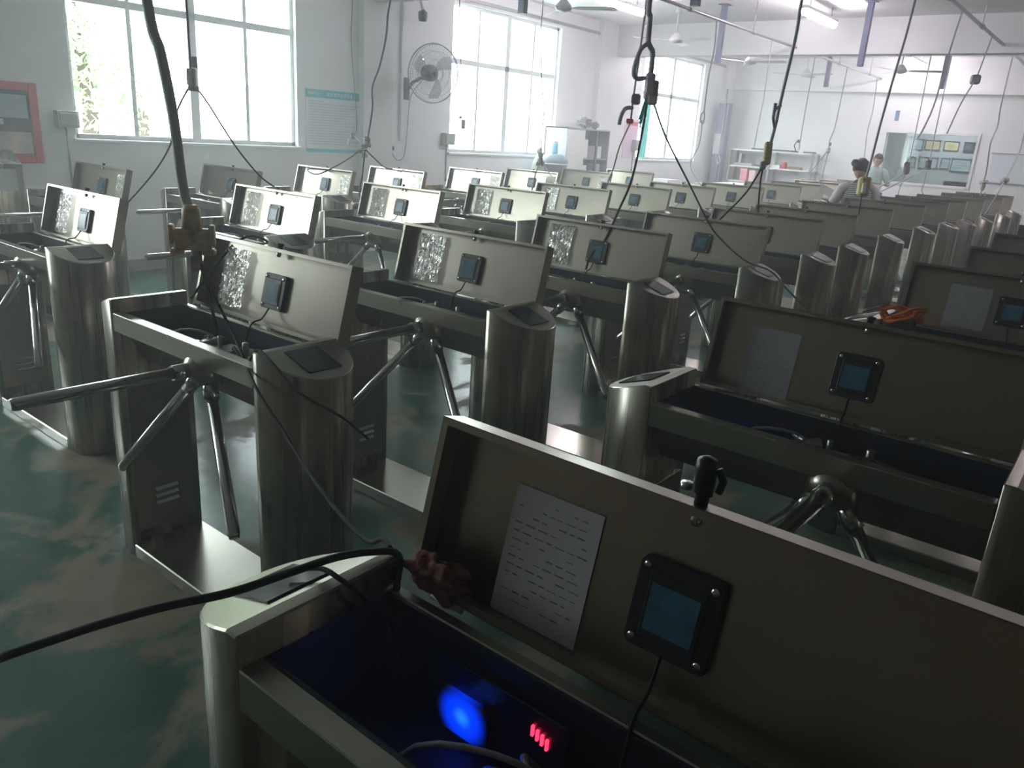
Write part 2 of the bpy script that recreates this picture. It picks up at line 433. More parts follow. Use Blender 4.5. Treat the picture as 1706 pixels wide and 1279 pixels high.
off.box((X0, Y0, -0.1), (X1, Y1, 0)); off.box((X0, Y0, Z1), (X1, Y1, Z1 + 0.1))
struct('wall_office', off, OFFM)
ld = bpy.data.lights.new('office_fill', 'AREA'); ld.size = 0.6; ld.energy = 30; ld.color = (0.95, 1, 1)  # fill light added to brighten the closed office, no fixture
lo = bpy.data.objects.new('office_fill', ld); lo.location = (19.2, 3.6, 2.7); COL.objects.link(lo)
K = (X1 - 0.01) / 18.8
certs = [(4.29, 3.97, 2.09, 1.865, GREYC, 'pale grey'), (3.94, 3.645, 2.08, 1.88, GOLDP, 'tan'), (3.58, 3.295, 2.08, 1.885, GOLDP, 'cream'), (3.21, 3.01, 2.08, 1.87, FRAMED, 'dark'),
         (4.34, 4.05, 1.73, 1.505, GREYC, ''), (3.99, 3.81, 1.735, 1.50, GREYC, ''), (3.76, 3.62, 1.735, 1.51, GREYC, ''), (3.57, 3.40, 1.74, 1.52, GREYC, ''), (3.37, 3.0, 1.745, 1.48, GREYC, '')]
places = ['in the top row, farthest toward the window wall', 'second in the top row of the office', 'third in the top row of the office', 'last in the top row of the office',
          'first in the lower row of the office', 'second in the lower row of the office', 'third in the lower row of the office', 'fourth in the lower row of the office', 'widest, last in the lower row of the office']
for i, (ya, yb, za, zb, mt, nm) in enumerate(certs):
    ya, yb = ya * K, yb * K; za, zb = 1.626 + (za - 1.626) * K, 1.626 + (zb - 1.626) * K
    r = empty('framed_certificate', (X1, (ya + yb) / 2, (za + zb) / 2))
    hy, hz = abs(ya - yb) / 2, abs(za - zb) / 2
    f = MB()
    for (p, q) in (((-hy, -hz), (-hy + 0.018, hz)), ((hy - 0.018, -hz), (hy, hz)), ((-hy, -hz), (hy, -hz + 0.018)), ((-hy, hz - 0.018), (hy, hz))):
        f.box((-0.025, p[0], p[1]), (0, q[0], q[1]))
    f.obj('frame', FRAMED, r)
    MB().box((-0.012, -hy + 0.01, -hz + 0.01), (0, hy - 0.01, hz - 0.01)).obj('sheet', mt, r)
    for k in range(3):
        MB().box((-0.014, -hy * 0.6, hz * (0.4 - 0.4 * k) - 0.006), (-0.012, hy * 0.6, hz * (0.4 - 0.4 * k) + 0.006)).obj('print_line', INK, r)
    tag(r, ('framed certificate %s' % places[i]) if not nm else ('%s framed certificate %s' % (nm, places[i])), 'certificate', 'certificates on the office wall')
desk = empty('office_desk', (19.4, 3.2, 0.002))
MB().box((-0.3, -0.8, 0.72), (0.3, 0.8, 0.76)).obj('desk_top', WOOD, desk)
for sx in (-0.26, 0.26):
    for sy in (-0.75, 0.75): MB().box((sx - 0.02, sy - 0.02, 0), (sx + 0.02, sy + 0.02, 0.72)).obj('leg', CABG, desk)
tag(desk, 'desk standing in the office behind the tinted glass', 'desk')
mon = empty('computer_monitor', (19.35, 3.25, 0.7635))
MB().box((-0.02, -0.28, 0.14), (0.02, 0.28, 0.52)).obj('screen', BLACKP, mon, 0.005)
MB().box((-0.02, -0.04, 0.01), (0.02, 0.04, 0.2)).box((-0.1, -0.12, 0), (0.1, 0.12, 0.015)).obj('stand', BLACKP, mon)
tag(mon, 'dark monitor on the office desk behind the tinted glass', 'monitor')

# ------------------------------------------------------------------ turnstiles
LB, TW, T, HB = 0.83, 0.278, 0.047, 0.054
HL, HW, HR = LB / 2, TW / 2, 1 - 0.047
LEAN, LW, HX = math.radians(14.3), 0.266, 0.021
SL, CL = math.sin(LEAN), math.cos(LEAN)
def lidp(v):       # (y, u up along the lid, n toward its outer skin) -> turnstile space
    y, u, n = v
    return (HW + HX + u * SL + n * CL, y, HR + u * CL - n * SL)

def pedestal_mesh(sg):
    N = 22; ring = []
    e, nn = 0.165, 2.3
    pts = [(-HW, 0.0), (-HW, 0.025)]
    for k in range(1, N):
        th = PI * k / N; c, s = math.cos(th), math.sin(th)
        pts.append((-HW * math.copysign(abs(c) ** (2 / nn), c), 0.025 + e * abs(s) ** (2 / nn)))
    pts += [(HW, 0.025), (HW, 0.0)]
    top = lambda d: 1 - 0.35 * max(0, d - 0.025)
    n = len(pts); vs = []
    for x, d in pts: vs.append((x, sg * (HL + d), 0))
    for x, d in pts: vs.append((x, sg * (HL + d), top(d)))
    fs = []; mb = MB()
    for i in range(n - 1): fs.append((i, i + 1, n + i + 1, n + i))
    mb.add(vs, fs, True)
    mb.add(vs, [(n - 1, 0, n, 2 * n - 1), list(range(n))], False)
    mb.add(vs, [(n, n + 1, 2 * n - 2, 2 * n - 1), list(range(n + 1, 2 * n - 1))], False)
    o = mb.obj('pedestal', STEEL); o.data.materials.append(STEEL_FLAT)
    bm = bmesh.new(); bm.from_mesh(o.data)
    bmesh.ops.remove_doubles(bm, verts=bm.verts, dist=1e-5)
    bmesh.ops.recalc_face_normals(bm, faces=bm.faces)
    es = [ed for ed in bm.edges if len(ed.link_faces) == 2 and ed.calc_face_angle(0) > 0.8]
    bmesh.ops.bevel(bm, geom=es, offset=0.003, segments=1, affect='EDGES')
    for f in bm.faces:
        f.smooth = len(f.verts) <= 4 and abs(f.normal.z) < 0.2
        f.material_index = 1 if abs(f.normal.z) > 0.2 else 0
    bm.to_mesh(o.data); bm.free()
    return o

def rounded_rect(hw, hh, r, n=4):
    out = []
    for cx, cy, a0 in ((hw - r, hh - r, 0), (-hw + r, hh - r, 90), (-hw + r, -hh + r, 180), (hw - r, -hh + r, 270)):
        for k in range(n + 1):
            a = math.radians(a0 + 90 * k / n); out.append((cx + r * math.cos(a), cy + r * math.sin(a)))
    return out
def plate(outline, z0, z1, cx=0, cy=0):
    mb = MB(); n = len(outline)
    vs = [(cx + x, cy + y, z0) for x, y in outline] + [(cx + x, cy + y, z1) for x, y in outline]
    mb.add(vs, [(i, (i + 1) % n, n + (i + 1) % n, n + i) for i in range(n)] + [list(range(n))[::-1], list(range(n, 2 * n))])
    return mb

def make_turnstile():
    t = empty('tripod_turnstile')
    # housing bridging the two pedestals
    h = MB(); e = HL - 0.001
    h.box((-HW, -e, HR - 0.064), (-HW + 0.036, e, HR))
    h.add([(-HW + 0.03, -e, HR - 0.063), (-HW + 0.03, e, HR - 0.063), (-HW + 0.10, e, 0.772), (-HW + 0.10, -e, 0.772), (-HW + 0.04, -e, HR - 0.063), (-HW + 0.04, e, HR - 0.063), (-HW + 0.106, e, 0.78), (-HW + 0.106, -e, 0.78)], [(0, 1, 2, 3), (7, 6, 5, 4), (0, 4, 5, 1), (3, 2, 6, 7), (0, 3, 7, 4), (1, 5, 6, 2)])
    h.box((HW - 0.02, -e, HR - 0.064), (HW, e, HR)); h.box((HW - 0.022, -e, 0.772), (HW - 0.014, e, HR - 0.062))
    h.box((-HW + 0.10, -e, 0.772), (HW - 0.014, e, 0.78))
    hs = h.obj('housing', STEEL_FLAT, t, 0.002)
    x0, x1, y1 = -HW + 0.0445, HW - 0.0225, HL - 0.002
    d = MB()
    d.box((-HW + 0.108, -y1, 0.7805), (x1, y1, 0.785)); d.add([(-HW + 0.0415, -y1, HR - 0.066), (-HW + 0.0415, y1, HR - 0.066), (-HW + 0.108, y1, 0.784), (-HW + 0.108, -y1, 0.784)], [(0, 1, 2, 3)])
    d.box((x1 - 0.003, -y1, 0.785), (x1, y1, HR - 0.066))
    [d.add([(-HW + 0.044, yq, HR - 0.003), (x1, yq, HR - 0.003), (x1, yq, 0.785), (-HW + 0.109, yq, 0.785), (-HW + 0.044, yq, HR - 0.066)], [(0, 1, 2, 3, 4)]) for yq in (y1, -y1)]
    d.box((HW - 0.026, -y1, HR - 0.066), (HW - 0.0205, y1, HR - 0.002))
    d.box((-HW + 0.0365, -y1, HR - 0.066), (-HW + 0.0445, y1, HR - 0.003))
    d.obj('shade_lining', DARK, t)  # near-black lining added, puts the open box's inner shadow into colour
    MB().box((-HW, -e, 0), (HW, e, HB)).obj('base_plate', STEEL_BASE, t, 0.004)
    for sg in (1, -1):
        p = pedestal_mesh(sg); p.parent = t
        rd = plate([(-0.062, -0.056), (0.05, -0.056), (0.056, 0.056), (-0.056, 0.056)], -0.004, 0.0035)
        a = math.atan(0.35)
        def xf(v, sg=sg, a=a):
            x, y, z = v; dd = 0.097 + y * math.cos(a) + z * math.sin(a); zz = 1 - 0.35 * (0.097 - 0.025) - y * math.sin(a) + z * math.cos(a)
            return (x, sg * (HL + dd), zz)
        rd.obj('reader_panel', GLASSD, p, 0, xf)
        y = sg * HL
        dr = MB().box((-0.115, y, 0.10), (0.115, y - sg * 0.004, 0.68)).obj('door_panel', STEEL_FLAT, t, 0.001)
        for k in range(3):
            z = 0.19 + k * 0.028
            MB().add([(-0.045, y - sg * 0.004, z), (0.045, y - sg * 0.004, z), (0.045, y - sg * 0.014, z + 0.004), (-0.045, y - sg * 0.014, z + 0.004), (-0.045, y - sg * 0.004, z + 0.014), (0.045, y - sg * 0.004, z + 0.014)],
                     [(0, 1, 2, 3), (3, 2, 5, 4), (0, 3, 4), (1, 5, 2)]).obj('louver', LOUVER, dr)
        MB().lathe([(0.013, 0), (0.013, 0.006), (0.009, 0.008)], 12, (0, 0, 0)).obj('door_lock', HINGE, dr, 0, lambda v, y=y, sg=sg: (v[0], y - sg * (0.004 + v[2]), 0.6 + v[1]))
    # tripod
    C = Vector((-0.085, -0.08, 0.868)); ax = Vector((-0.7071, 0, -0.7071)); q = Vector((-0.7071, 0, 0.7071)); r = Vector((0, 1, 0))
    rot = Matrix((r, q, ax)).transposed() if False else Matrix(((r.x, q.x, ax.x), (r.y, q.y, ax.y), (r.z, q.z, ax.z)))
    hub = MB().lathe([(0.03, -0.045), (0.062, -0.04), (0.066, 0.02), (0.06, 0.045), (0.03, 0.06), (0.001, 0.064)], 24, C, rot)
    hub.lathe([(0.075, -0.05), (0.078, -0.02), (0.07, -0.005)], 24, C, rot)
    hb = hub.obj('tripod_hub', STEEL_FLAT, t)
    for k in range(3):
        an = math.radians((0, 120, -120)[k]); dv = 0.7071 * ax + 0.7071 * (math.cos(an) * q + math.sin(an) * r)
        ar = MB().tube([C + dv * 0.05, C + dv * 0.115], 0.024, 12)
        ar.tube([C + dv * 0.11, C + dv * 0.545, C + dv * 0.56], [0.0185, 0.0185, 0.015], 14)
        ar.obj('arm', CHROME, hb)
    # mechanism inside
    me = MB()
    me.box((-0.02, -0.14, 0.787), (0.09, 0.05, 0.87)); me.box((-0.02, -0.09, 0.87), (0.05, -0.01, 0.905))
    me.tube([(0.0, 0.11, 0.88), (0.0, 0.05, 0.905), (0.03, 0.0, 0.915)], 0.016, 10)
    me.tube([(0.05, -0.2, 0.87), (0.05, -0.10, 0.885)], 0.026, 12)
    me.tube([(-0.005, -0.03, 0.9), (-0.005, -0.03, 0.945)], 0.008, 8); me.tube([(0.03, -0.12, 0.87), (0.03, -0.12, 0.935)], 0.011, 8)
    me.tube([(0.06, 0.03, 0.86), (0.02, 0.07, 0.925), (-0.02, 0.03, 0.93)], 0.006, 8)
    me.obj('lock_mechanism', HINGE, t, 0.002)
    curve('inner_wire', [(-0.07, 0.24, 0.80), (-0.05, 0.18, 0.92), (0.0, 0.06, 0.935), (0.04, -0.02, 0.87)], 0.004, CABLEG, t, 4)
    curve('inner_wire', [(0.05, -0.02, 0.86), (0.0, -0.10, 0.92), (-0.03, -0.2, 0.90), (0.0, -0.28, 0.80)], 0.005, CABLE, t, 4)
    # lid tray
    l = MB(); yy = HL - 0.003
    l.box((-yy, 0, T - 0.0015), (yy, LW, T))
    l.box((-yy, 0, 0), (yy, 0.0015, T)); l.box((-yy, LW - 0.0015, 0), (yy, LW, T))
    l.box((-yy, 0, 0), (-yy + 0.0015, LW, T)); l.box((yy - 0.0015, 0, 0), (yy, LW, T))
    l.box((-yy, 0, 0), (yy, 0.012, 0.0015)); l.box((-yy, LW - 0.012, 0), (yy, LW, 0.0015))
    l.box((-yy, 0.012, 0), (-yy + 0.012, LW - 0.012, 0.0015)); l.box((yy - 0.012, 0.012, 0), (yy, LW - 0.012, 0.0015))
    lid = l.obj('lid', STEEL_LID, t, 0, lidp)
    cy = HL - 0.418
    dsp = plate(rounded_rect(0.059, 0.061, 0.010), T - 0.016, T - 0.002)
    dsp.box((-0.04, -0.045, T - 0.019), (0.04, 0.045, T - 0.016))
    D = dsp.obj('display_housing', BLACKP, lid, 0.0015, lambda v: lidp((cy - v[0], 0.118 + v[1], v[2])))
    MB().box((cy - 0.034, 0.085, T - 0.0205), (cy + 0.034, 0.148, T - 0.0191)).obj('display_screen', SCREEN, lid, 0, lidp)
    for sx in (-1, 1):
        for sy in (-1, 1):
            MB().lathe([(0.0055, 0), (0.0055, 0.003), (0.002, 0.0035)], 8).obj('screw', LOUVER, lid, 0, lambda v, sx=sx, sy=sy: lidp((cy + sx * 0.047 + v[0], 0.118 + sy * 0.049 + v[1], T - 0.016 - v[2])))
    lk = MB().lathe([(0.008, 0), (0.008, 0.022), (0.005, 0.026)], 10).lathe([(0.012, -0.001), (0.012, 0.003)], 10)
    lk.obj('lock_bolt', LOUVER, lid, 0, lambda v: lidp((HL - 0.42 + v[0], LW - 0.002 - v[2], T * 0.55 + v[1])))
    MB().lathe([(0.009, -0.001), (0.009, 0.012), (0.012, 0.013), (0.012, 0.019)], 10).obj('lock_head', BLACKP, lid, 0, lambda v: lidp((HL - 0.42 + v[0], LW + v[2], T * 0.55 + v[1])))
    for yy_ in (0.33, -0.33):
        MB().tube([(yy_ - 0.03, -0.004, 0.002), (yy_ + 0.03, -0.004, 0.002)], 0.006, 8).obj('hinge', HINGE, lid, 0, lidp)
    P = [lidp((cy, 0.06, T - 0.02)), lidp((cy - 0.005, 0.02, T - 0.045)), (HW - 0.02, cy - 0.012, HR + 0.005), (HW - 0.06, cy - 0.02, 0.86)]
    curve('display_wire', P, 0.0028, CABLE, t, 4)
    return t

def sheet_mesh(y0, y1, u0, u1, n, crumple, name, mat, lid, tilt=0.0):
    mb = MB(); nx, nu = (18, 20) if crumple else (10, 12); vs = []; fs = []
    rnd = random.Random(3)
    for i in range(nx + 1):
        for j in range(nu + 1):
            f, g = i / nx, j / nu
            vs.append(lidp((y0 + (y1 - y0) * f + tilt * (g - 0.5), u0 + (u1 - u0) * g, n - abs(rnd.gauss(0, crumple)) - (0.01 * crumple / 0.004) * f * (1 if crumple else 0))))
    for i in range(nx):
        for j in range(nu):
            a = i * (nu + 1) + j; fs.append((a, a + nu + 1, a + nu + 2, a + 1))
    mb.add(vs, fs, crumple > 0)
    return mb.obj(name, mat, lid)

def find(t, name):
    return [c for c in t.children if c.name.split('.')[0] == name]

proto = make_turnstile()
first_used = False
ORD = 'first second third fourth fifth sixth seventh eighth ninth tenth eleventh twelfth thirteenth'.split()
rowsD = [(2.406, 6.60), (3.467, 6.56), (4.504, 6.614), (5.431, 6.606), (6.683, 6.611), (7.79, 6.622), (9.143, 6.686), (10.5, 6.78)]
rowsC = [(1.452, 4.705), (2.555, 4.63), (3.723, 4.736), (4.738, 4.554), (5.788, 4.614), (6.919, 4.599), (8.007, 4.619), (9.16, 4.505), (10.696, 4.576), (11.906, 4.651), (13.256, 4.758), (14.6, 4.76), (15.72, 4.80)]
rowsB = [(1.196, 2.682), (2.167, 2.647), (3.186, 2.646), (4.214, 2.53), (5.213, 2.525), (6.09, 2.545), (7.354, 2.587), (8.712, 2.60), (9.837, 2.581), (10.694, 2.54), (11.692, 2.498), (13.226, 2.482), (14.35, 2.48)]
rowsA = [(0.453, 0.762), (1.815, 0.922), (3.409, 0.741), (4.539, 0.697), (5.765, 0.746), (6.95, 0.74), (8.15, 0.74), (9.35, 0.74)]
special = {('A', 0): 'nearest steel turnstile, blue and red lights glowing in its open box',
           ('A', 1): 'steel turnstile directly behind the nearest one, faint blue glow inside',
           ('A', 2): 'steel turnstile with orange cord bunched at its open box corner',
           ('B', 0): 'steel turnstile with crinkled plastic pouch, three arms out, under the yellow socket block'}
T_ = {}
ROWNAME = {'D': 'row nearest the windows', 'C': 'second row from the windows', 'B': 'third row from the windows', 'A': 'fourth row from the windows'}
for rn, row in (('A', rowsA), ('B', rowsB), ('C', rowsC), ('D', rowsD)):
    for i, (mx, my) in enumerate(row):
        t = proto if not first_used else copy_tree(proto)
        first_used = True
        t.location = (mx + HW, my - HL, 0)
        lab = special.get((rn, i)) or 'steel turnstile, open lid, %s from the red-board end, %s' % (ORD[i], ROWNAME[rn])
        tag(t, lab, 'turnstile', 'tripod turnstiles with open lids')
        T_[(rn, i)] = t
def lid_of(k): return find(T_[k], 'lid')[0]
base_pouch = None
for k in [('B', 0), ('B', 1), ('B', 2), ('C', 0), ('C', 1), ('C', 2), ('C', 3), ('C', 4)]:
    if base_pouch is None:
        base_pouch = sheet_mesh(HL - 0.085, HL - 0.25, 0.022, 0.235, T - 0.004, 0.0035, 'plastic_pouch', FILM, lid_of(k))
        base_sheet = sheet_mesh(HL - 0.095, HL - 0.235, 0.03, 0.215, T - 0.003, 0.0, 'instruction_sheet', PAPER, lid_of(k))
        COL.objects.unlink(base_sheet)
        o = base_pouch
    else:
        o = base_pouch.copy(); o.parent = lid_of(k); COL.objects.link(o)
bpouch2 = None
for k in [('D', 2), ('D', 3), ('D', 4), ('D', 5), ('D', 6), ('D', 0)]:
    if bpouch2 is None:
        bpouch2 = sheet_mesh(-HL + 0.20, -HL + 0.06, 0.022, 0.225, T - 0.004, 0.0035, 'plastic_pouch', FILM, lid_of(k))
    else:
        o = bpouch2.copy(); o.parent = lid_of(k); COL.objects.link(o)
SLEEVED = plain('sleeved_paper', (0.33, 0.32, 0.34), 0.6, var=0.1, vscale=20)
# printed sheets with handwriting-like rows
def written_sheet(k, y0, y1, u0, u1, tilt):
    L_ = lid_of(k)
    s = sheet_mesh(y0, y1, u0, u1, T - 0.004, 0.0, 'instruction_sheet', PAPER if k[1] == 0 else SLEEVED, L_, tilt)
    rnd = random.Random(5); mb = MB()
    for j in range(13):
        u = u1 - 0.018 - j * (u1 - u0 - 0.03) / 13
        y = y0 - 0.012
        while y > y1 + 0.02:
            wd = rnd.uniform(0.006, 0.018)
            if rnd.random() < 0.7:
                tt = tilt * ((u - u0) / (u1 - u0) - 0.5)
                mb.box((y + tt, u, T - 0.0048), (y - wd + tt, u + rnd.choice((0.0012, 0.002)), T - 0.0044))
            y -= wd + 0.006
    tag(mb.obj('print_lines', INK, L_, 0, lidp), kind='stuff')
    return s
written_sheet(('A', 0), HL - 0.135, HL - 0.288, 0.003, 0.20, 0.0)
written_sheet(('A', 1), HL - 0.10, HL - 0.25, 0.006, 0.20, 0.0)
written_sheet(('A', 2), HL - 0.17, HL - 0.33, 0.02, 0.20, 0.0)
# control boards; the blue LED's soft bloom is painted as emission falloff
t0 = T_[('A', 0)]; lx, ly = 0.453 + HW, 0.762 - HL
def glow_mat():
    m = bpy.data.materials.new('blue_glow_falloff'); m.use_nodes = True; nt = m.node_tree; b = nt.nodes['Principled BSDF']
    b.inputs['Base Color'].default_value = (0.01, 0.015, 0.05, 1); b.inputs['Roughness'].default_value = 0.4
    tc = nt.nodes.new('ShaderNodeTexCoord'); ln = nt.nodes.new('ShaderNodeVectorMath'); ln.operation = 'LENGTH'
    r = nt.nodes.new('ShaderNodeValToRGB'); r.color_ramp.interpolation = 'EASE'
    r.color_ramp.elements[0].position = 0.0; r.color_ramp.elements[0].color = (0.012, 0.16, 1, 1)
    r.color_ramp.elements[1].position = 1.0; r.color_ramp.elements[1].color = (0, 0, 0.0, 1)
    e = r.color_ramp.elements.new(0.45); e.color = (0.0, 0.02, 0.55, 1)
    mr = nt.nodes.new('ShaderNodeMapRange'); mr.inputs['From Max'].default_value = 0.050
    L = nt.links.new
    L(tc.outputs['Object'], ln.inputs[0]); L(ln.outputs['Value'], mr.inputs['Value']); L(mr.outputs['Result'], r.inputs['Fac'])
    L(r.outputs['Color'], b.inputs['Emission Color']); b.inputs['Emission Strength'].default_value = 1.0
    return m
GLOW = glow_mat()
def led_board(t, cx, cy, cz, red=True, energy=0.006):
    b = MB().box((cx - 0.004, cy - 0.17, cz - 0.03), (cx, cy + 0.07, cz + 0.075)).obj('control_board', PCB, t, 0.001)
    g_ = MB().box((-0.010, -0.050, -0.036), (0.0, 0.050, 0.034)).obj('blue_glow_plate', GLOW, b, 0.002); g_.location = (cx - 0.0045, cy, cz)
    if red:
        for k in range(4):
            MB().box((cx - 0.008, cy - 0.118 - k * 0.008, cz + 0.036 - k * 0.003), (cx - 0.004, cy - 0.1145 - k * 0.008, cz + 0.052 - k * 0.003)).obj('red_segment', REDLED, b)
    ld = bpy.data.lights.new('board_glow', 'POINT'); ld.energy = energy; ld.color = (0.02, 0.1, 1.0); ld.shadow_soft_size = 0.02
    lo = bpy.data.objects.new('board_glow', ld); lo.location = (cx - 0.04, cy, cz + 0.01); lo.parent = t; COL.objects.link(lo)
led_board(t0, 0.108, 0.232, 0.838)
led_board(T_[('A', 1)], 0.108, 0.25, 0.82, False, 0.012)  # added board, stands in for a blue LED reflection on the back wall

# things lying in or on the turnstiles
def blob(name, c, r, sc, mat, label, cat, seed=1, amp=0.35):
    bm = bmesh.new(); bmesh.ops.create_icosphere(bm, subdivisions=4, radius=1)
    rnd = random.Random(seed); ph = [rnd.uniform(0, 6) for _ in range(6)]
    for v in bm.verts:
        p = v.co; k = 1 + amp * (math.sin(5 * p.x + ph[0]) * math.sin(4 * p.y + ph[1]) + 0.5 * math.sin(9 * p.z + ph[2] + 3 * p.x) + 0.3 * math.sin(14 * p.y + ph[3]))
        v.co = Vector((p.x * sc[0], p.y * sc[1], p.z * sc[2])) * r * k
    me = bpy.data.meshes.new(name); bm.to_mesh(me); bm.free()
    me.polygons.foreach_set('use_smooth', [True] * len(me.polygons)); me.materials.append(mat)
    o = bpy.data.objects.new(name, me); o.location = c; COL.objects.link(o)
    return tag(o, label, cat)
blob('cleaning_rag', (0.753, 0.70, 0.985), 0.042, (0.5, 1.3, 0.75), REDRAG, 'crumpled red-brown rag tucked into the lid corner of the nearest turnstile', 'rag', 4)
pts = []
rnd = random.Random(11)
for k in range(64):
    a = k * 0.55
    pts.append((3.47 + 0.035 * math.cos(a) + rnd.uniform(-.01, .01), 0.675 + 0.07 * math.sin(a * 0.93) + rnd.uniform(-.01, .01), 1.02 + 0.028 * math.sin(a * 1.37 + 1) + 0.0002 * k))
oc = curve('orange_cord', pts, 0.0065, ORANGE)
tag(oc, 'bundle of bright orange cord heaped on an open turnstile box', 'cord')
MB().box((3.44, 0.62, 0.90), (3.50, 0.70, 1.0)).obj('cord_bobbin', BLACKP, oc)
tag(MB().add([(3.40, 0.80, 1.035), (3.44, 0.72, 1.075), (3.47, 0.74, 1.055), (3.43, 0.82, 1.02), (3.40, 0.80, 1.033), (3.44, 0.72, 1.073), (3.47, 0.74, 1.053), (3.43, 0.82, 1.018)],
             [(0, 1, 2, 3), (7, 6, 5, 4), (0, 4, 5, 1), (1, 5, 6, 2), (2, 6, 7, 3), (3, 7, 4, 0)]).obj('paper_tag', PAPERW), 'small white paper tag beside the orange cord', 'tag')
# bunch of black keys on the nearest lid's lock
kn = empty('lock_plug', (0.453 + HW + HX + LW * SL + HW * 0 + 0.03 + HW, 0.762 - 0.42, HR + LW * CL))
kn.location = lidp((0, LW + 0.004, T * 0.55))[0] + 0.453 + HW, 0.762 - 0.42, lidp((0, LW + 0.019, T * 0.55))[2]
MB().lathe([(0.013, 0), (0.014, 0.03), (0.012, 0.042), (0.004, 0.046)], 14).obj('cap', BLACKP, kn)
MB().tube([(0, -0.02, 0.004), (0, -0.024, 0.02), (0, -0.016, 0.034)], 0.005, 8).obj('clip', BLACKP, kn)
MB().lathe([(0.008, 0), (0.008, 0.008)], 10, (0, 0.022, -0.004)).obj('washer', LOUVER, kn)
tag(kn, 'black capped plug standing on the lid of the nearest turnstile', 'plug')
# upright steel access post beside the red board
ap = empty('access_post', (2.44, 7.35, 0))
def dpost(w, d, h, name, mat, par, z0=0.0):
    pts = [(-w, -d), (w, -d)] + [(w * math.cos(a), d * 0.2 + d * math.sin(a)) for a in [PI * k / 10 for k in range(11)]]
    n = len(pts); mb = MB()
    mb.add([(x, y, z0) for x, y in pts] + [(x, y, h - (0.10 if y < 0 else 0)) for x, y in pts], [(i, (i + 1) % n, n + (i + 1) % n, n + i) for i in range(n)] + [list(range(n))[::-1], list(range(n, 2 * n))])
    return mb.obj(name, mat, par, 0.002)
dpost(0.17, 0.14, 1.24, 'post_body', STEEL, ap)
MB().add([(-0.12, -0.145, 0.93), (0.12, -0.145, 0.93), (0.12, -0.145, 1.10), (-0.12, -0.145, 1.10), (-0.12, -0.139, 0.93), (0.12, -0.139, 0.93), (0.12, -0.139, 1.10), (-0.12, -0.139, 1.10)],
         [(0, 1, 2, 3), (7, 6, 5, 4), (0, 4, 5, 1), (1, 5, 6, 2), (2, 6, 7, 3), (3, 7, 4, 0)]).obj('post_screen', PALEP, ap)
tag(ap, 'upright steel access post with pale screen below the red-framed board', 'access post')

# ------------------------------------------------------------------ ceiling services
def pipe(y, x0, x1, label):
    p = empty('ceiling_pipe', ((x0 + x1) / 2, y, 3.2)); h = (x1 - x0) / 2
    MB().tube([(-h, 0, 0), (h, 0, 0)], 0.02, 10).obj('tube', GALV, p)
    x = -h + 0.5
    while x < h:
        MB().tube([(x - 0.03, 0, 0), (x + 0.03, 0, 0)], 0.03, 10).obj('coupling', GALV, p)
        MB().tube([(x, 0, 0.02), (x, 0, 0.4)], 0.006, 6).obj('hanger_rod', GALV, p)
        x += 1.95
    tag(p, label, 'pipe', 'galvanised pipes that carry the cables')
pipe(4.85, 1.0, 17.95, 'long galvanised pipe under the ceiling over the second turnstile row')
pipe(2.02, 1.0, 17.95, 'long galvanised pipe under the ceiling over the third turnstile row')
for k, (x, y, z0, zt, lab) in enumerate([(6.75, 5.40, 2.8, 3.6, 'first pair, toward the windows'), (6.79, 3.5, 2.8, 3.6, 'first pair, away from the windows'),
                              (11.4, 5.40, 2.82, 3.6, 'second pair, toward the windows'), (11.65, 3.45, 2.8, 3.6, 'second pair, away from the windows'),
                              (15.2, 5.03, 2.81, 3.6, 'third pair, toward the windows'), (15.2, 3.13, 2.81, 3.6, 'third pair, away from the windows')]):
    s = empty('ceiling_strut', (x, y, z0))
    MB().box((-0.035, -0.035, 0), (0.035, 0.035, zt - z0 - 0.01)).obj('strut_tube', PAINTB, s)
    MB().box((-0.07, -0.07, zt - z0 - 0.012), (0.07, 0.07, zt - z0)).obj('mounting_plate', PAINTB, s)
    tag(s, 'blue-grey square hanger dropping from the ceiling, %s' % lab, 'strut', 'blue-grey hangers under the ceiling')
def lamp(x0, x1, y, z, label):
    l = empty('tube_lamp', ((x0 + x1) / 2, y, z)); h = (x1 - x0) / 2
    MB().box((-h, -0.05, 0.03), (h, 0.05, 0.07)).obj('lamp_body', WHITE, l, 0.004)
    MB().tube([(-h, 0, 0), (-h + 0.02, 0, 0), (h - 0.02, 0, 0), (h, 0, 0)], [0.03, 0.05, 0.05, 0.03], 12).obj('lamp_tube', TUBE, l)
    for sx in (-1, 1):
        MB().tube([(sx * h * 0.7, 0, 0.07), (sx * h * 0.7, 0, CZ - z)], 0.006, 6).obj('hanger_rod', GALV, l)
    tag(l, label, 'lamp', 'lit tube lamps under the ceiling')
lamp(9.45, 10.6, 6.28, 3.4, 'lit tube lamp near the windows, by the thick taped cable')
lamp(10.95, 12.2, 4.07, 3.4, 'lit tube lamp in the middle of the ceiling')
lamp(16.44, 17.66, 4.02, 3.4, 'lit tube lamp closest to the end wall')
lamp(13.6, 14.8, 1.0, 3.4, 'lit tube lamp out toward the far side of the room')
lamp(9.0, 10.2, 0.0, 3.4, 'lit tube lamp over the fourth turnstile row')
lamp(13.8, 15.0, 6.28, 3.4, 'lit tube lamp before the window nearest the end wall')

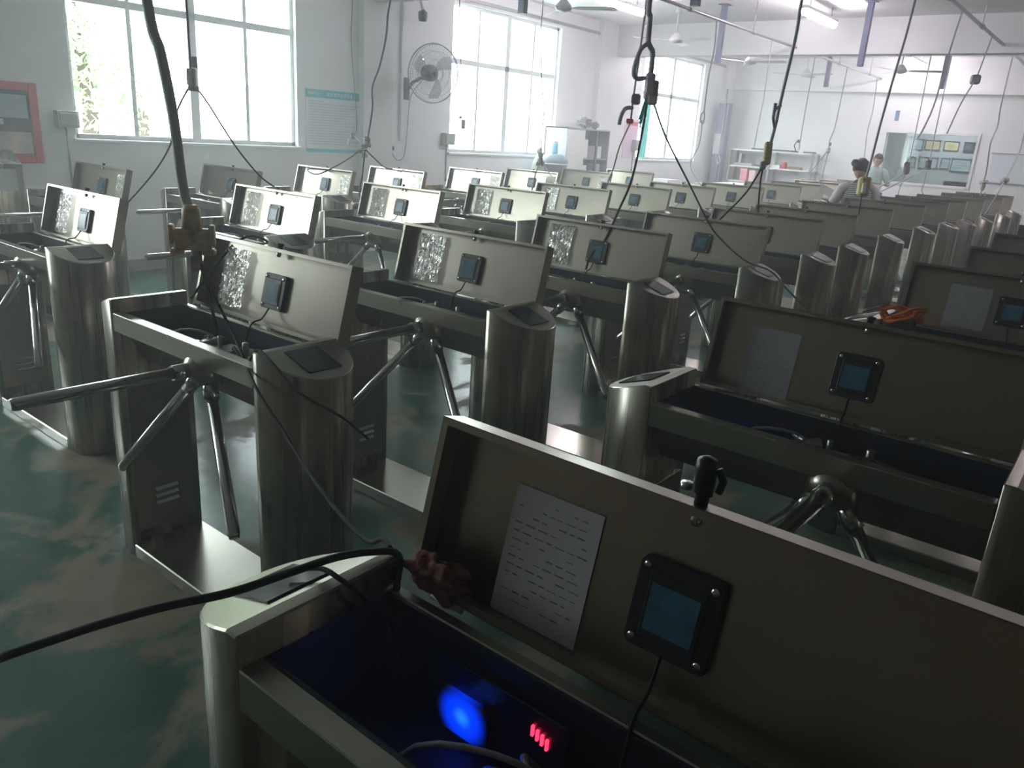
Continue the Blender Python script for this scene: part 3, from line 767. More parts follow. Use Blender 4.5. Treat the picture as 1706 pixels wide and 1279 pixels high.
def ceiling_fan(x, y, z, rz, top, label):
    f = empty('ceiling_fan', (x, y, z), rz)
    MB().tube([(0, 0, 0.05), (0, 0, top - z)], 0.012, 8).obj('down_rod', FANM, f)
    MB().lathe([(0.05, 0), (0.02, 0.09)], 14, (0, 0, top - z - 0.09)).obj('canopy', FANM, f)
    MB().lathe([(0.02, -0.05), (0.09, -0.03), (0.11, 0.0), (0.09, 0.03), (0.03, 0.10)], 18).obj('motor', FANM, f)
    for k in range(3):
        a = 2 * PI * k / 3; c, s = math.cos(a), math.sin(a)
        def xf(v, c=c, s=s): return (v[0] * c - v[1] * s, v[0] * s + v[1] * c, v[2])
        b = MB(); b.add([(0.09, -0.02, 0), (0.2, -0.055, 0.01), (0.62, -0.065, 0.012), (0.65, -0.03, 0.006), (0.65, 0.04, -0.008), (0.62, 0.06, -0.012), (0.2, 0.055, -0.01), (0.09, 0.02, 0)],
                        [(0, 1, 6, 7), (1, 2, 5, 6), (2, 3, 4, 5)])
        o = b.obj('blade', FANM, f, 0, xf)
        sm = o.modifiers.new('thickness', 'SOLIDIFY'); sm.thickness = 0.004
    tag(f, label, 'fan', 'three-bladed ceiling fans')
ceiling_fan(11.35, 6.1, 3.13, 0.25, CZ, 'white ceiling fan between the two thick hanging cables and window wall')
ceiling_fan(8.35, 6.05, 3.12, 0.9, CZ, 'ceiling fan closest to the wall-mounted fan')
ceiling_fan(13.94, 5.99, 3.1, 0.5, CZ, 'ceiling fan third along the window side')
ceiling_fan(16.4, 5.85, 3.12, 0.1, CZ, 'ceiling fan nearest the corner above the shelf rack')
ceiling_fan(15.45, 3.88, 3.11, 0.7, CZ, 'ceiling fan near the lamp closest to the end wall')

# wall fan
GLASSF = glass('clear_blade_plastic', (0.80, 0.82, 0.86), 0.1)
wf = empty('wall_fan', (7.78, WY, 2.12))
MB().box((-0.05, -0.02, -0.14), (0.05, 0, 0.14)).obj('mounting_plate', FANDARK, wf, 0.004)
C = Vector((-0.06, -0.55, 0.19)); axf = Vector((-0.30, -0.93, -0.10)).normalized()
MB().tube([(0, -0.02, -0.02), (0, -0.12, 0.08), (0.0, -0.28, 0.14), (0.01, -0.40, 0.13), C - axf * 0.10 + Vector((0, 0, -0.08))], 0.024, 10).obj('bracket_arm', FANDARK, wf)
a1 = axf.cross(Vector((0, 0, 1))).normalized(); a2 = a1.cross(axf)
rotf = Matrix(((a1.x, a2.x, axf.x), (a1.y, a2.y, axf.y), (a1.z, a2.z, axf.z)))
MB().lathe([(0.02, -0.20), (0.09, -0.17), (0.105, -0.10), (0.10, -0.03), (0.05, 0.0)], 20, C, rotf).obj('motor', FANDARK, wf)
def fp(r, a, z): return C + a1 * (r * math.cos(a)) + a2 * (r * math.sin(a)) + axf * z
g = MB(); RG = 0.36
for rr, zz, th in ((RG, 0.02, 0.008), (RG * 0.97, 0.07, 0.003), (RG * 0.75, 0.105, 0.002), (RG * 0.5, 0.12, 0.002), (RG * 0.25, 0.125, 0.003), (RG * 0.75, -0.04, 0.002), (RG * 0.5, -0.055, 0.002)):
    g.tube([fp(rr, 2 * PI * k / 40, zz) for k in range(41)], th, 5, False)
for k in range(60):
    a = 2 * PI * k / 60
    g.tube([fp(0.06, a, 0.125), fp(RG * 0.5, a + .06, 0.12), fp(RG * 0.85, a + .1, 0.095), fp(RG, a + .12, 0.02), fp(RG * 0.8, a + .1, -0.04), fp(0.1, a, -0.06)], 0.0013, 4, False)
go = g.obj('wire_guard', WIRE, wf)
for k in range(3):
    b = MB(); vs = []
    for i in range(6):
        r0 = 0.05 + 0.26 * i / 5; a = 2 * PI * k / 3 + 0.1 * i
        wd = 0.25 + 0.18 * math.sin(PI * i / 5)
        vs += [fp(r0, a - wd, 0.035), fp(r0, a + wd, 0.06)]
    b.add(vs, [(2 * i, 2 * i + 2, 2 * i + 3, 2 * i + 1) for i in range(5)], True)
    o = b.obj('blade', GLASSF, wf); sm = o.modifiers.new('t', 'SOLIDIFY'); sm.thickness = 0.003
MB().lathe([(0.03, 0.02), (0.03, 0.07), (0.01, 0.08)], 14, C, rotf).obj('hub_cap', FANDARK, wf)
curve('power_cord', [(0, -0.3, 0.11), (0.03, -0.06, -0.1), (0.02, -0.02, -0.5), (-0.03, -0.02, -0.86), (-0.16, -0.02, -0.93), (-0.27, -0.02, -0.82)], 0.006, CABLEG, wf)
tag(wf, 'caged wall fan on a curved bracket between the first two windows', 'fan')
ws = empty('wall_socket', (7.51, WY, 1.37))
MB().box((-0.05, -0.012, -0.06), (0.05, 0, 0.06)).obj('face_plate', WHITE, ws, 0.003)
MB().box((-0.03, -0.06, -0.05), (0.02, -0.012, 0.0)).obj('plug', BLACKP, ws, 0.004)
tag(ws, 'white wall socket with black plug below the caged fan', 'socket')
def wall_run(name, x, z0, z1, r, mat, label):
    tag(MB().box((x - r, WY - 2 * r, z0), (x + r, WY, z1)).obj(name, mat), label, 'conduit')
wall_run('wall_conduit', 7.68, 1.45, 3.36, 0.018, WHITE, 'white conduit running down the wall to the plugged socket')
wall_run('wall_conduit', 7.03 + 0.43, 0.3, 1.1, 0.008, CABG, 'thin grey conduit low on the wall beside the pillar')
def junction(x, z, w, h, zb, label):
    j = empty('socket_box', (x, WY, z))
    MB().box((-w / 2, -0.08, -h / 2), (w / 2, 0, h / 2)).obj('box_body', BOXG, j, 0.006)
    MB().box((-w / 2 + 0.02, -0.092, -h / 2 + 0.02), (w / 2 - 0.02, -0.08, h / 2 - 0.02)).obj('lid_plate', BOXG, j, 0.003)
    MB().tube([(0, -0.012, -h / 2), (0, -0.012, zb - z)], 0.009, 6).obj('feed_pipe', CABG, j)
    tag(j, label, 'box', 'grey boxes on the window wall')
junction(3.37, 1.495, 0.20, 0.15, 0.9, 'grey-green socket box between the red board and the first window')
junction(8.60, 1.505, 0.22, 0.16, 0.9, 'grey socket box below the corner of the middle window')
junction(13.95, 1.58, 0.16, 0.2, 0.9, 'grey socket box on the pink notice by the far window')
# camera under the ceiling
cc = empty('security_camera', (7.86, 7.95, 3.1))
MB().tube([(0, 0, 0.0), (0, 0.05, 0.12), (0, 0.2, 0.14)], 0.02, 8).obj('bracket', FANM, cc)
MB().lathe([(0.05, -0.06), (0.06, -0.02), (0.06, 0.05), (0.03, 0.07)], 14, (0, 0, -0.08)).obj('camera_body', FANDARK, cc)
tag(cc, 'small dark security camera high beside the caged fan', 'camera')

# boards on the walls
rb = empty('notice_board', (2.62, WY, 1.44))
f = MB(); w2, h2 = 0.52, 0.35
f.box((-w2, -0.03, -h2), (-w2 + 0.07, 0, h2)); f.box((w2 - 0.07, -0.03, -h2), (w2, 0, h2)); f.box((-w2 + 0.07, -0.03, h2 - 0.07), (w2 - 0.07, 0, h2)); f.box((-w2 + 0.07, -0.03, -h2), (w2 - 0.07, 0, -h2 + 0.07))
f.obj('frame', REDF, rb, 0.004)
MB().box((-w2 + 0.07, -0.01, -h2 + 0.07), (w2 - 0.07, 0, h2 - 0.07)).obj('print', BOARDG, rb)
MB().box((0.10, -0.014, 0.04), (w2 - 0.09, -0.010, 0.24)).obj('photo', GREYC, rb)
MB().box((0.0, -0.016, -0.27), (w2 - 0.08, -0.012, -0.08)).obj('pinned_sheet', plain('buff_sheet', (0.62, 0.50, 0.44), 0.8, var=0.15, vscale=12), rb)
MB().box((-0.2, -0.016, -0.02), (0.22, -0.011, 0.03)).obj('pale_strip', PALEP, rb)
tag(rb, 'red-framed dark green board with pinned sheet on the window wall', 'board')

po = empty('wall_poster', (6.57, WY, 1.63))
MB().box((-0.44, -0.008, -0.36), (0.44, 0, 0.36)).obj('sheet', PALEP, po)
MB().box((-0.445, -0.012, 0.27), (0.455, -0.004, 0.365)).obj('header_band', TEALP, po)
MB().box((-0.43, -0.012, -0.365), (0.42, -0.004, -0.325)).obj('footer_band', TEALP, po)
def glyphs(par, x0, x1, z, h, n, mat, yy, rnd, name='title_character'):
    st = (x1 - x0) / n
    for i in range(n):
        mb = MB(); cx = x0 + st * (i + 0.5); s = h / 2
        for q in (-1, -0.1, 0.8): mb.box((cx - s * rnd.uniform(.5, .8), yy - 0.001, z + q * s * 0.8 - 0.003), (cx + s * rnd.uniform(.5, .8), yy, z + q * s * 0.8 + 0.003))
        for q in (-0.5, 0.4): mb.box((cx + q * s - 0.003, yy - 0.001, z - s * rnd.uniform(.6, .9)), (cx + q * s + 0.003, yy, z + s * rnd.uniform(.6, .9)))
        mb.obj(name, mat, par)
rnd = random.Random(2)
glyphs(po, -0.13, 0.28, 0.318, 0.045, 8, PAPERW, -0.012, rnd)
glyphs(po, -0.41, -0.26, 0.318, 0.026, 5, PAPERW, -0.012, rnd, 'logo_character')
for j in range(17):
    z = 0.225 - j * 0.031
    mb = MB(); x = -0.40
    mb.box((x, -0.0085, z), (x + (0.22 if j == 0 else rnd.uniform(0.55, 0.82)), -0.0078, z + 0.008))
    mb.obj('text_line', plain('print_grey_%d' % j, (0.50, 0.53, 0.58) if j not in (7, 14) else (0.66, 0.45, 0.47), 0.7) if j in (0, 7) else bpy.data.materials['print_grey_0'], po)
tag(po, 'pale poster with teal header and rows of small print', 'poster')

pn = empty('pink_notice', (13.8, WY, 1.70))
MB().box((-0.26, -0.006, -0.36), (0.26, 0, 0.34)).obj('sheet', PINKP, pn)
MB().box((-0.2, -0.009, 0.24), (0.2, -0.006, 0.31)).obj('header_band', REDF, pn)
for j in range(8): MB().box((-0.2, -0.008, 0.17 - j * 0.05), (0.2, -0.006, 0.18 - j * 0.05)).obj('text_line', SOCKET_V, pn)
tag(pn, 'pink notice sheet on the wall beside the far window', 'notice')

nt_ = empty('blue_wall_card', (WX, 4.41, 2.5))
MB().box((-0.006, -0.04, -0.10), (0, 0.04, 0.10)).obj('card', BLUETAG, nt_)
MB().box((-0.008, -0.05, -0.115), (-0.004, 0.05, -0.10)).obj('white_edge', PAPERW, nt_)
tag(nt_, 'small blue card high on the end wall above the office window', 'card')
wb = empty('whiteboard', (WX, 2.0, 1.61))
MB().box((-0.02, -0.54, -0.26), (0, 0.54, 0.26)).obj('writing_surface', PALEP, wb)
MB().box((-0.03, -0.56, 0.26), (0, 0.56, 0.285)).box((-0.05, -0.56, -0.285), (0, 0.56, -0.26)).obj('rail', CABG, wb, 0.002)
tag(wb, 'pale whiteboard with grey rails on the end wall', 'whiteboard')

# corner column pipe and switch box
cp = empty('corner_downpipe', (17.45, 7.92, 0))
MB().box((-0.10, -0.12, 0), (0.10, 0.12, 2.6)).obj('cladding', plain('violet_grey_paint', (0.26, 0.25, 0.36), 0.5), cp, 0.004)
MB().tube([(-0.13, -0.05, 0), (-0.13, -0.05, 2.9)], 0.02, 8).obj('pipe', GALV, cp)
tag(cp, 'violet-grey boxed column in the corner by the shelf rack', 'column')
sb = empty('switch_box', (17.3, 7.96, 1.72))
MB().box((-0.15, -0.16, -0.22), (0.05, 0.0, 0.22)).obj('box_body', plain('switch_box_grey', (0.36, 0.34, 0.42), 0.5), sb, 0.006)
MB().box((-0.155, -0.13, -0.18), (-0.15, -0.03, 0.18)).obj('door', CABG, sb, 0.002)
curve('loop_wire', [(-0.05, -0.12, -0.22), (-0.1, -0.2, -0.35), (-0.02, -0.1, -0.42), (-0.06, -0.05, -0.22)], 0.008, WHITE, sb)
tag(sb, 'grey switch box with looped white wires on the corner column', 'box')

# shelf rack against the end wall
rk = empty('shelf_rack', (17.72, 6.74, 0))
for sy in (-0.93, 0.0, 0.93):
    for sx in (-0.2, 0.2):
        MB().box((sx - 0.02, sy - 0.02, 0), (sx + 0.02, sy + 0.02, 1.64)).obj('upright', CABG, rk)
for z in (0.55, 0.95, 1.28, 1.64):
    MB().box((-0.22, -0.95, z - 0.02), (0.22, 0.95, z + 0.01)).obj('shelf', WHITE, rk, 0.002)
tag(rk, 'white shelf rack with grey uprights against the end wall', 'shelf rack')
items = [('flat_carton', (17.68, 6.75, 1.65), (0.3, 0.9, 0.035), FANDARK, 'long flat dark carton lying on the rack top', 'carton'),
         ('tool_box', (17.7, 5.95, 1.65), (0.2, 0.22, 0.03), FANDARK, 'low dark tool box at the rack end on the top shelf', 'box'),
         ('parts_tray', (17.65, 7.35, 1.29), (0.25, 0.42, 0.06), CABG, 'grey parts tray on the middle shelf, window side', 'tray'),
         ('parts_tray', (17.65, 6.95, 1.29), (0.22, 0.2, 0.04), FANDARK, 'low black tray beside the grey tray, middle shelf', 'tray'),
         ('white_carton', (17.65, 6.62, 1.29), (0.2, 0.22, 0.07), PAPERW, 'white carton at the middle of the middle shelf', 'carton'),
         ('parts_tray', (17.65, 6.2, 1.29), (0.2, 0.28, 0.05), plain('brown_tray', (0.3, 0.2, 0.13), 0.6), 'brown tray toward the far end of the middle shelf', 'tray'),
         ('pink_folder', (17.65, 7.30, 0.96), (0.25, 0.16, 0.27), PINKB, 'pink folder box upright on the lower shelf', 'folder'),
         ('pink_folder', (17.65, 7.10, 0.96), (0.25, 0.14, 0.25), plain('pale_pink', (0.85, 0.6, 0.6), 0.6), 'paler pink folder box beside the brighter pink one', 'folder'),
         ('grey_binder', (17.65, 7.45, 1.35), (0.18, 0.06, 0.2), CABG, 'grey binder leaning in the grey tray', 'binder')]
for nm, c, s, mt, lb, ct in items:
    o = MB().box((-s[0] / 2, -s[1] / 2, 0), (s[0] / 2, s[1] / 2, s[2])).box((-s[0] / 2 - 0.003, -s[1] / 2 - 0.003, s[2] * 0.75), (s[0] / 2 + 0.003, s[1] / 2 + 0.003, s[2])).obj(nm, mt, None, 0.003)
    o.location = (c[0], c[1], c[2] + 0.0015); tag(o, lb, ct)
o = MB().lathe([(0.055, 0), (0.06, 0.10), (0.05, 0.13), (0.02, 0.14)], 16).obj('red_capped_jar', REDC); o.location = (17.6, 6.42, 1.2915); tag(o, 'round red jar on the middle shelf of the rack', 'jar')
dl = empty('desk_lamp', (17.6, 6.22, 1.65))
MB().lathe([(0.06, 0), (0.055, 0.02), (0.01, 0.03)], 14).obj('lamp_base', BLACKP, dl)
MB().tube([(0, 0, 0.02), (0, 0.06, 0.14), (0, 0.02, 0.22)], 0.012, 8).obj('lamp_arm', BLACKP, dl)
MB().tube([(0, 0.02, 0.22), (0, -0.03, 0.24)], [0.015, 0.04], 10).obj('lamp_head', BLACKP, dl)
tag(dl, 'small black bent lamp standing on the rack top', 'lamp')

# cabinet by the window wall
cb = empty('metal_cabinet', (11.62, 7.87, 0))
m = MB(); w2 = 0.66
m.box((-w2, -0.2, 0), (-w2 + 0.02, 0.25, 1.8)); m.box((w2 - 0.02, -0.2, 0), (w2, 0.25, 1.8)); m.box((-w2, -0.2, 1.78), (w2, 0.25, 1.8)); m.box((-w2, 0.23, 0), (w2, 0.25, 1.8))
m.box((-0.15, -0.2, 0), (-0.13, 0.25, 1.8)); m.box((-w2, -0.2, 0), (w2, 0.25, 0.06))
m.obj('carcass', CABG, cb)
MB().box((-w2 + 0.01, -0.215, 0.06), (-0.14, -0.2, 1.77)).obj('door', CABW, cb, 0.003)
MB().box((-0.22, -0.235, 1.0), (-0.2, -0.215, 1.1)).obj('handle', CABG, cb)
for z in (0.5, 0.9, 1.3): MB().box((-0.13, -0.18, z), (w2 - 0.02, 0.23, z + 0.02)).obj('shelf', CABG, cb)
MB().box((0.22, -0.21, 0.06), (0.28, -0.19, 1.78)).obj('door_stile', FANDARK, cb)
tag(cb, 'grey metal cabinet with one white door beside the middle window', 'cabinet')
for i, (x, z, s, mt, lb) in enumerate([(11.62, 1.32, (0.2, 0.25, 0.3), PAPERW, 'white carton on the upper shelf of the cabinet'), (11.62, 0.92, (0.22, 0.25, 0.28), PALEP, 'pale carton on the middle cabinet shelf'),
                                       (12.05, 0.92, (0.2, 0.25, 0.3), plain('lilac_box', (0.5, 0.5, 0.68), 0.6), 'lilac carton at the cabinet end, middle shelf'), (12.05, 1.32, (0.22, 0.25, 0.2), PAPERW, 'low white carton at the cabinet end, upper shelf')]):
    o = MB().box((-s[0] / 2, -s[1] / 2, 0), (s[0] / 2, s[1] / 2, s[2])).box((-0.02, -s[1] / 2 - 0.002, 0), (0.02, s[1] / 2 + 0.002, s[2] + 0.002)).obj('carton', mt, None, 0.002)
    o.location = (x, 7.87, z + 0.0015); tag(o, lb, 'carton')
blob('cloth_bag', (11.72, 7.85, 1.892), 0.11, (1.3, 0.9, 0.75), BAG, 'slumped dark grey bag on top of the metal cabinet', 'bag', 9, 0.22)
blob('cloth_bag', (12.05, 7.85, 1.872), 0.075, (1.0, 0.8, 0.8), BAG, 'small dark bundle on the cabinet beside the bigger bag', 'bag', 12, 0.2)
# drum with bottle
dr = empty('plastic_drum', (10.71, 7.72, 0))
MB().lathe([(0.15, 0), (0.19, 0.08), (0.19, 1.10), (0.235, 1.2), (0.235, 1.28), (0.15, 1.36), (0.09, 1.37)], 24).obj('drum_body', DRUM, dr)
MB().lathe([(0.24, 1.205), (0.24, 1.225)], 24).obj('rim_band', PALEP, dr)
tag(dr, 'slate-coloured drum standing before the wall by the metal cabinet', 'drum')
bt = empty('water_bottle', (10.71, 7.72, 1.3715))
MB().lathe([(0.05, 0), (0.055, 0.02), (0.055, 0.15), (0.045, 0.18)], 16).obj('bottle_body', BLUEB, bt)
MB().lathe([(0.046, 0.175), (0.045, 0.20), (0.02, 0.22)], 16).obj('cap', WHITE, bt)
tag(bt, 'blue bottle with white cap on top of the slate drum', 'bottle')
gc = empty('floor_pedestal', (10.35, 7.76, 0))
MB().lathe([(0.1, 0), (0.10, 1.2), (0.07, 1.28), (0.035, 1.33), (0.03, 1.4)], 18).obj('cylinder_body', plain('olive_grey', (0.30, 0.32, 0.27), 0.5), gc)
MB().lathe([(0.045, 1.38), (0.05, 1.44), (0.03, 1.46)], 12).obj('valve', SOCKET_W, gc)
gc.name = 'gas_cylinder'
tag(gc, 'tall olive-grey gas cylinder beside the slate drum', 'gas cylinder')

# work tables toward the end wall
def table(x0, x1, y0, y1, h, label):
    t = empty('work_table', ((x0 + x1) / 2, (y0 + y1) / 2, 0)); a, b = (x1 - x0) / 2, (y1 - y0) / 2
    MB().box((-a, -b, h - 0.04), (a, b, h)).obj('table_top', WOOD, t, 0.004)
    for sx in (-1, 1):
        for sy in (-1, 1): MB().box((sx * (a - 0.05) - 0.025, sy * (b - 0.05) - 0.025, 0), (sx * (a - 0.05) + 0.025, sy * (b - 0.05) + 0.025, h - 0.04)).obj('leg', CABG, t)
    tag(t, label, 'table')
table(11.6, 13.3, 6.1, 6.9, 0.98, 'pale work table at the end of the window row')
table(13.9, 15.9, 5.9, 6.8, 0.98, 'pale work table nearer the shelf rack')
o = MB().box((-0.25, -0.2, 0), (0.25, 0.2, 0.05)).box((-0.22, -0.17, 0.05), (0.24, 0.19, 0.09)).obj('paper_stack', PAPERW); o.location = (12.3, 6.5, 0.98); tag(o, 'stack of white sheets on the first pale table', 'paper stack')
o = MB().box((-0.12, -0.05, 0), (0.12, 0.05, 0.03)).tube([(-0.1, 0, 0.03), (0.08, 0, 0.05)], 0.015, 8).obj('hand_tool', FANDARK); o.location = (12.7, 6.35, 0.98); tag(o, 'dark hand tool lying on the first pale table', 'tool')
blob('orange_toy_cord', (6.42, 6.35, 0.995), 0.045, (1.2, 0.9, 0.7), plain('ochre_cloth', (0.72, 0.42, 0.18), 0.7), 'ochre cloth heap on a turnstile in the window row', 'cloth', 3, 0.3).name = 'ochre_cloth'

# ------------------------------------------------------------------ hanging cables
CP = {
'trunk':[[1.13,2.45,3.6],[1.21,2.42,2.6],[1.25,2.393,1.928],[1.25,2.336,1.783],[1.25,2.287,1.603],[1.25,2.262,1.42],[1.25,2.224,1.33]],
'stalk':[[1.25,2.224,1.33],[1.25,2.211,1.261],[1.27,2.237,1.183]],
'toM0':[[1.27,2.227,1.184],[1.3,2.243,1.122],[1.3,2.105,0.976],[1.15,1.771,0.93],[1.1,1.581,0.872],[1.02,1.377,0.856],[0.92,1.135,0.866],[0.85,0.968,0.898],[0.77,0.84,0.985],[0.74,0.79,1.0]],
'intobox':[[1.27,2.22,1.185],[1.33,2.283,1.054],[1.38,2.331,0.90],[1.36,2.3,0.8]],
'drape':[[1.22,1.90,0.96],[1.21,1.841,1.006],[1.185,1.728,0.99],[1.185,1.62,0.94],[1.27,1.57,0.874],[1.43,1.63,0.741]],
'arc':[[1.42,2.56,1.0],[1.5,2.587,1.066],[1.55,2.586,1.117],[1.62,2.575,1.184],[1.75,2.66,1.19],[2.0,2.946,1.107],[2.3,3.6,1.0]],
'floorcable':[[-0.4,0.75,1.12],[0.0,0.80,1.06],[0.2,0.886,1.028],[0.25,0.947,0.985],[0.3,0.94,0.985],[0.36,0.90,1.004],[0.42,0.86,1.018],[0.48,0.815,1.03],[0.56,0.801,1.03],[0.64,0.797,1.023],[0.7,0.786,1.012],[0.735,0.765,1.0],[0.72,0.752,0.95],[0.71,0.72,0.89]],
'capwire':[[0.60,0.86,0.99],[0.62,0.81,1.008],[0.62,0.76,1.01],[0.64,0.735,0.985],[0.68,0.73,0.93],[0.68,0.70,0.86]],
'c2':[[2.50,4.4,3.6],[2.521,4.4,2.217],[2.523,4.4,2.034],[2.524,4.4,1.846],[2.527,4.4,1.782]],
'c2a':[[2.52,4.4,1.782],[2.482,4.5,1.63],[2.482,4.6,1.441],[2.452,4.75,1.274],[2.411,5.0,1.082],[2.45,5.4,0.9],[2.5,5.85,0.85]],
'c2b':[[2.535,4.4,1.783],[2.615,4.4,1.691],[2.715,4.3,1.466],[2.838,4.25,1.298],[2.92,4.205,1.225]],
'c3a':[[4.65,5.5,3.6],[4.622,5.5,2.596],[4.609,5.5,2.274],[4.642,5.5,1.948],[4.6,5.42,1.60],[4.545,5.4,1.534]],
'c3a2':[[4.545,5.4,1.534],[4.52,5.3,1.5],[4.49,5.2,1.46]],
'c3':[[4.80,5.0,3.2],[4.764,5.2,2.605],[4.724,5.2,2.329],[4.656,5.2,2.093],[4.579,5.2,1.924],[4.581,5.2,1.76],[4.531,5.2,1.52],[4.493,5.2,1.446]],
'c3b':[[4.486,5.2,1.446],[4.543,5.5,1.315],[4.486,5.8,1.18],[4.60,6.1,1.20],[4.9,6.2,1.19]],
'c3c':[[4.506,5.2,1.423],[4.309,5.0,1.243],[4.199,4.9,1.065],[4.1,4.6,0.96]],
'c3d':[[4.519,5.2,1.423],[4.865,5.5,1.351],[5.359,5.9,1.243],[5.7,6.15,1.21]],
'c4':[[6.65,6.2,3.6],[6.685,6.2,2.598],[6.733,6.2,2.302],[6.794,6.2,1.966],[6.825,6.2,1.809],[6.809,6.2,1.745]],
'c5':[[7.45,5.7,3.6],[7.476,5.7,3.053],[7.478,5.7,2.689],[7.572,5.7,2.131],[7.643,5.7,1.941],[7.623,5.7,1.641],[7.642,5.7,1.392]],
'c5a':[[7.636,5.7,1.35],[7.693,5.8,1.191],[7.794,5.9,1.041],[7.9,6.0,0.96]],
'c5b':[[7.673,5.7,1.337],[7.348,5.3,1.197],[6.662,4.6,1.077],[6.55,4.45,1.04]],
'c6':[[3.6,2.05,3.2],[3.602,2.1,2.338],[3.622,2.1,2.209],[3.631,2.1,2.097],[3.681,2.1,2.067],[3.689,2.1,1.984],[3.684,2.1,1.927]],
'c6loop':[[3.631,2.1,2.097],[3.568,2.1,2.062],[3.527,2.1,1.987],[3.525,2.1,1.943],[3.563,2.1,1.927],[3.633,2.1,1.936]],
'c6a':[[3.684,2.1,1.821],[3.663,2.1,1.651],[3.612,2.1,1.442],[3.60,2.15,1.284],[3.57,2.2,1.12],[3.53,2.25,1.04],[3.48,2.25,0.93]],
'c6b':[[3.761,2.1,1.818],[3.932,2.1,1.661],[4.09,2.0,1.417],[4.228,1.95,1.253],[4.317,1.9,1.145],[4.288,1.7,1.03],[4.173,1.5,1.01],[3.95,1.3,0.95],[3.7,1.0,0.85]],
'c7':[[5.05,3.0,3.6],[5.099,3.0,2.598],[5.093,3.0,2.409],[5.08,3.0,2.177],[5.066,3.0,1.979],[5.059,3.0,1.859],[5.06,3.0,1.778]],
'c7a':[[5.056,3.0,1.757],[5.437,3.3,1.587],[5.869,3.6,1.41],[6.28,3.9,1.258],[6.4,4.0,1.1]],
'c7ring':[[5.06,3.0,1.86],[4.97,3.0,1.85],[4.92,3.0,1.79],[4.91,3.0,1.74]],
'c8':[[5.57,2.05,3.2],[5.579,2.1,2.632],[5.576,2.1,2.413],[5.547,2.1,2.242],[5.502,2.1,2.03],[5.48,2.1,1.92],[5.47,2.1,1.84],[5.452,2.1,1.76],[5.428,2.1,1.685]],
'c8loop':[[5.50,2.1,1.93],[5.42,2.1,1.90],[5.40,2.1,1.85],[5.45,2.1,1.79]],
'c8a':[[5.345,2.1,1.526],[5.272,2.15,1.362],[5.135,2.2,1.232],[4.90,2.25,1.08],[4.65,2.25,1.06]],
'c8b':[[5.356,2.1,1.526],[5.357,2.1,1.398],[5.40,2.1,1.22]],
'c9':[[8.14,2.03,3.2],[8.119,2.05,2.748],[8.021,2.05,2.462],[7.923,2.05,2.174],[7.845,2.05,1.913],[7.785,2.05,1.623],[7.726,2.05,1.464]],
'c9b':[[7.70,2.05,1.33],[7.72,2.05,1.22],[7.73,2.05,1.1]],
'c10':[[10.028,2.02,3.188],[9.893,2.02,2.923],[9.78,2.02,2.615],[9.646,2.02,2.214],[9.392,2.02,1.958],[9.254,2.02,1.874]],
'c11':[[10.046,4.85,3.197],[10.088,4.85,2.86],[10.029,4.85,2.491],[10.039,4.85,2.069]],
'c11a':[[10.016,4.85,1.969],[10.022,4.85,1.665],[9.837,4.85,1.391],[9.62,4.6,1.197],[9.5,4.3,1.0]],
'c11ring':[[10.04,4.85,2.08],[10.09,4.86,2.02],[10.05,4.85,1.93],[9.97,4.85,1.96],[9.97,4.85,2.04],[10.04,4.85,2.08]],
'c12':[[11.97,4.85,3.2],[11.97,4.85,2.817],[11.974,4.85,2.373],[11.921,4.85,1.942],[11.899,4.85,1.654]],
'c13':[[13.876,4.85,3.19],[13.858,4.85,2.651],[13.84,4.85,2.125],[13.86,4.85,1.687]],
'c14':[[15.65,4.85,3.2],[15.601,4.85,2.478],[15.545,4.85,2.106],[15.394,4.85,1.887],[15.432,4.85,1.707],[15.369,4.85,1.218],[15.3,4.7,1.0]],
'c14b':[[15.363,4.85,1.705],[15.485,5.0,1.524],[15.804,5.2,1.358],[16.1,5.6,1.0]],
'c15':[[17.653,4.85,3.2],[17.80,4.85,2.62],[17.71,4.85,2.145],[17.85,4.85,1.646]],
'c16':[[12.001,2.02,3.183],[11.814,2.02,2.925],[11.588,2.02,2.66],[11.114,2.02,2.38],[10.83,2.02,2.159],[10.632,2.02,1.967]],
'c17':[[13.8,2.0,3.2],[13.811,2.0,2.493],[13.946,2.0,2.208],[13.696,2.0,1.944],[13.883,2.0,1.647],[13.943,2.0,1.429],[13.908,2.0,1.234],[13.9,2.0,1.0]],
'c18':[[14.6,1.75,3.6],[14.48,1.7,2.116],[14.343,1.7,1.807],[13.629,1.7,1.438],[13.276,1.7,1.271],[13.25,1.8,0.9]],
'c19':[[14.5,3.24,3.6],[14.55,3.235,2.4],[14.5,3.227,1.517],[14.3,3.227,1.42],[12.0,3.085,1.159],[10.75,2.6,1.05]],
'c19b':[[14.5,3.245,1.468],[14.5,3.261,1.272],[14.5,3.287,1.123],[14.4,3.3,0.0]],
'c20':[[14.5,2.94,3.6],[14.52,2.935,2.4],[14.5,2.928,1.616],[14.3,2.928,1.51],[13.2,2.997,1.319],[12.0,3.024,1.099],[11.7,2.5,1.0]],
'c20b':[[14.5,2.929,1.492],[14.5,2.926,1.301],[14.5,2.919,1.138],[14.5,2.6,0.95]],
}
def block(name, c, s, mat, par, tilt=0.0, prongs=True):
    mb = MB().box((-s[0] / 2, -s[1] / 2, -s[2] / 2), (s[0] / 2, s[1] / 2, s[2] / 2))
    o = mb.obj(name, mat, par, min(s) * 0.18)
    o.location = c; o.rotation_euler = (0, tilt, 0.5)
    return o
def cable(key, r, mat, label, kids=(), group='cables hanging from the ceiling services'):
    o = curve('hanging_cable', CP[key], r, mat)
    for k, rr, mm in kids: curve('branch_cable', CP[k], rr, mm, o)
    tag(o, label, 'cable', group)
    return o
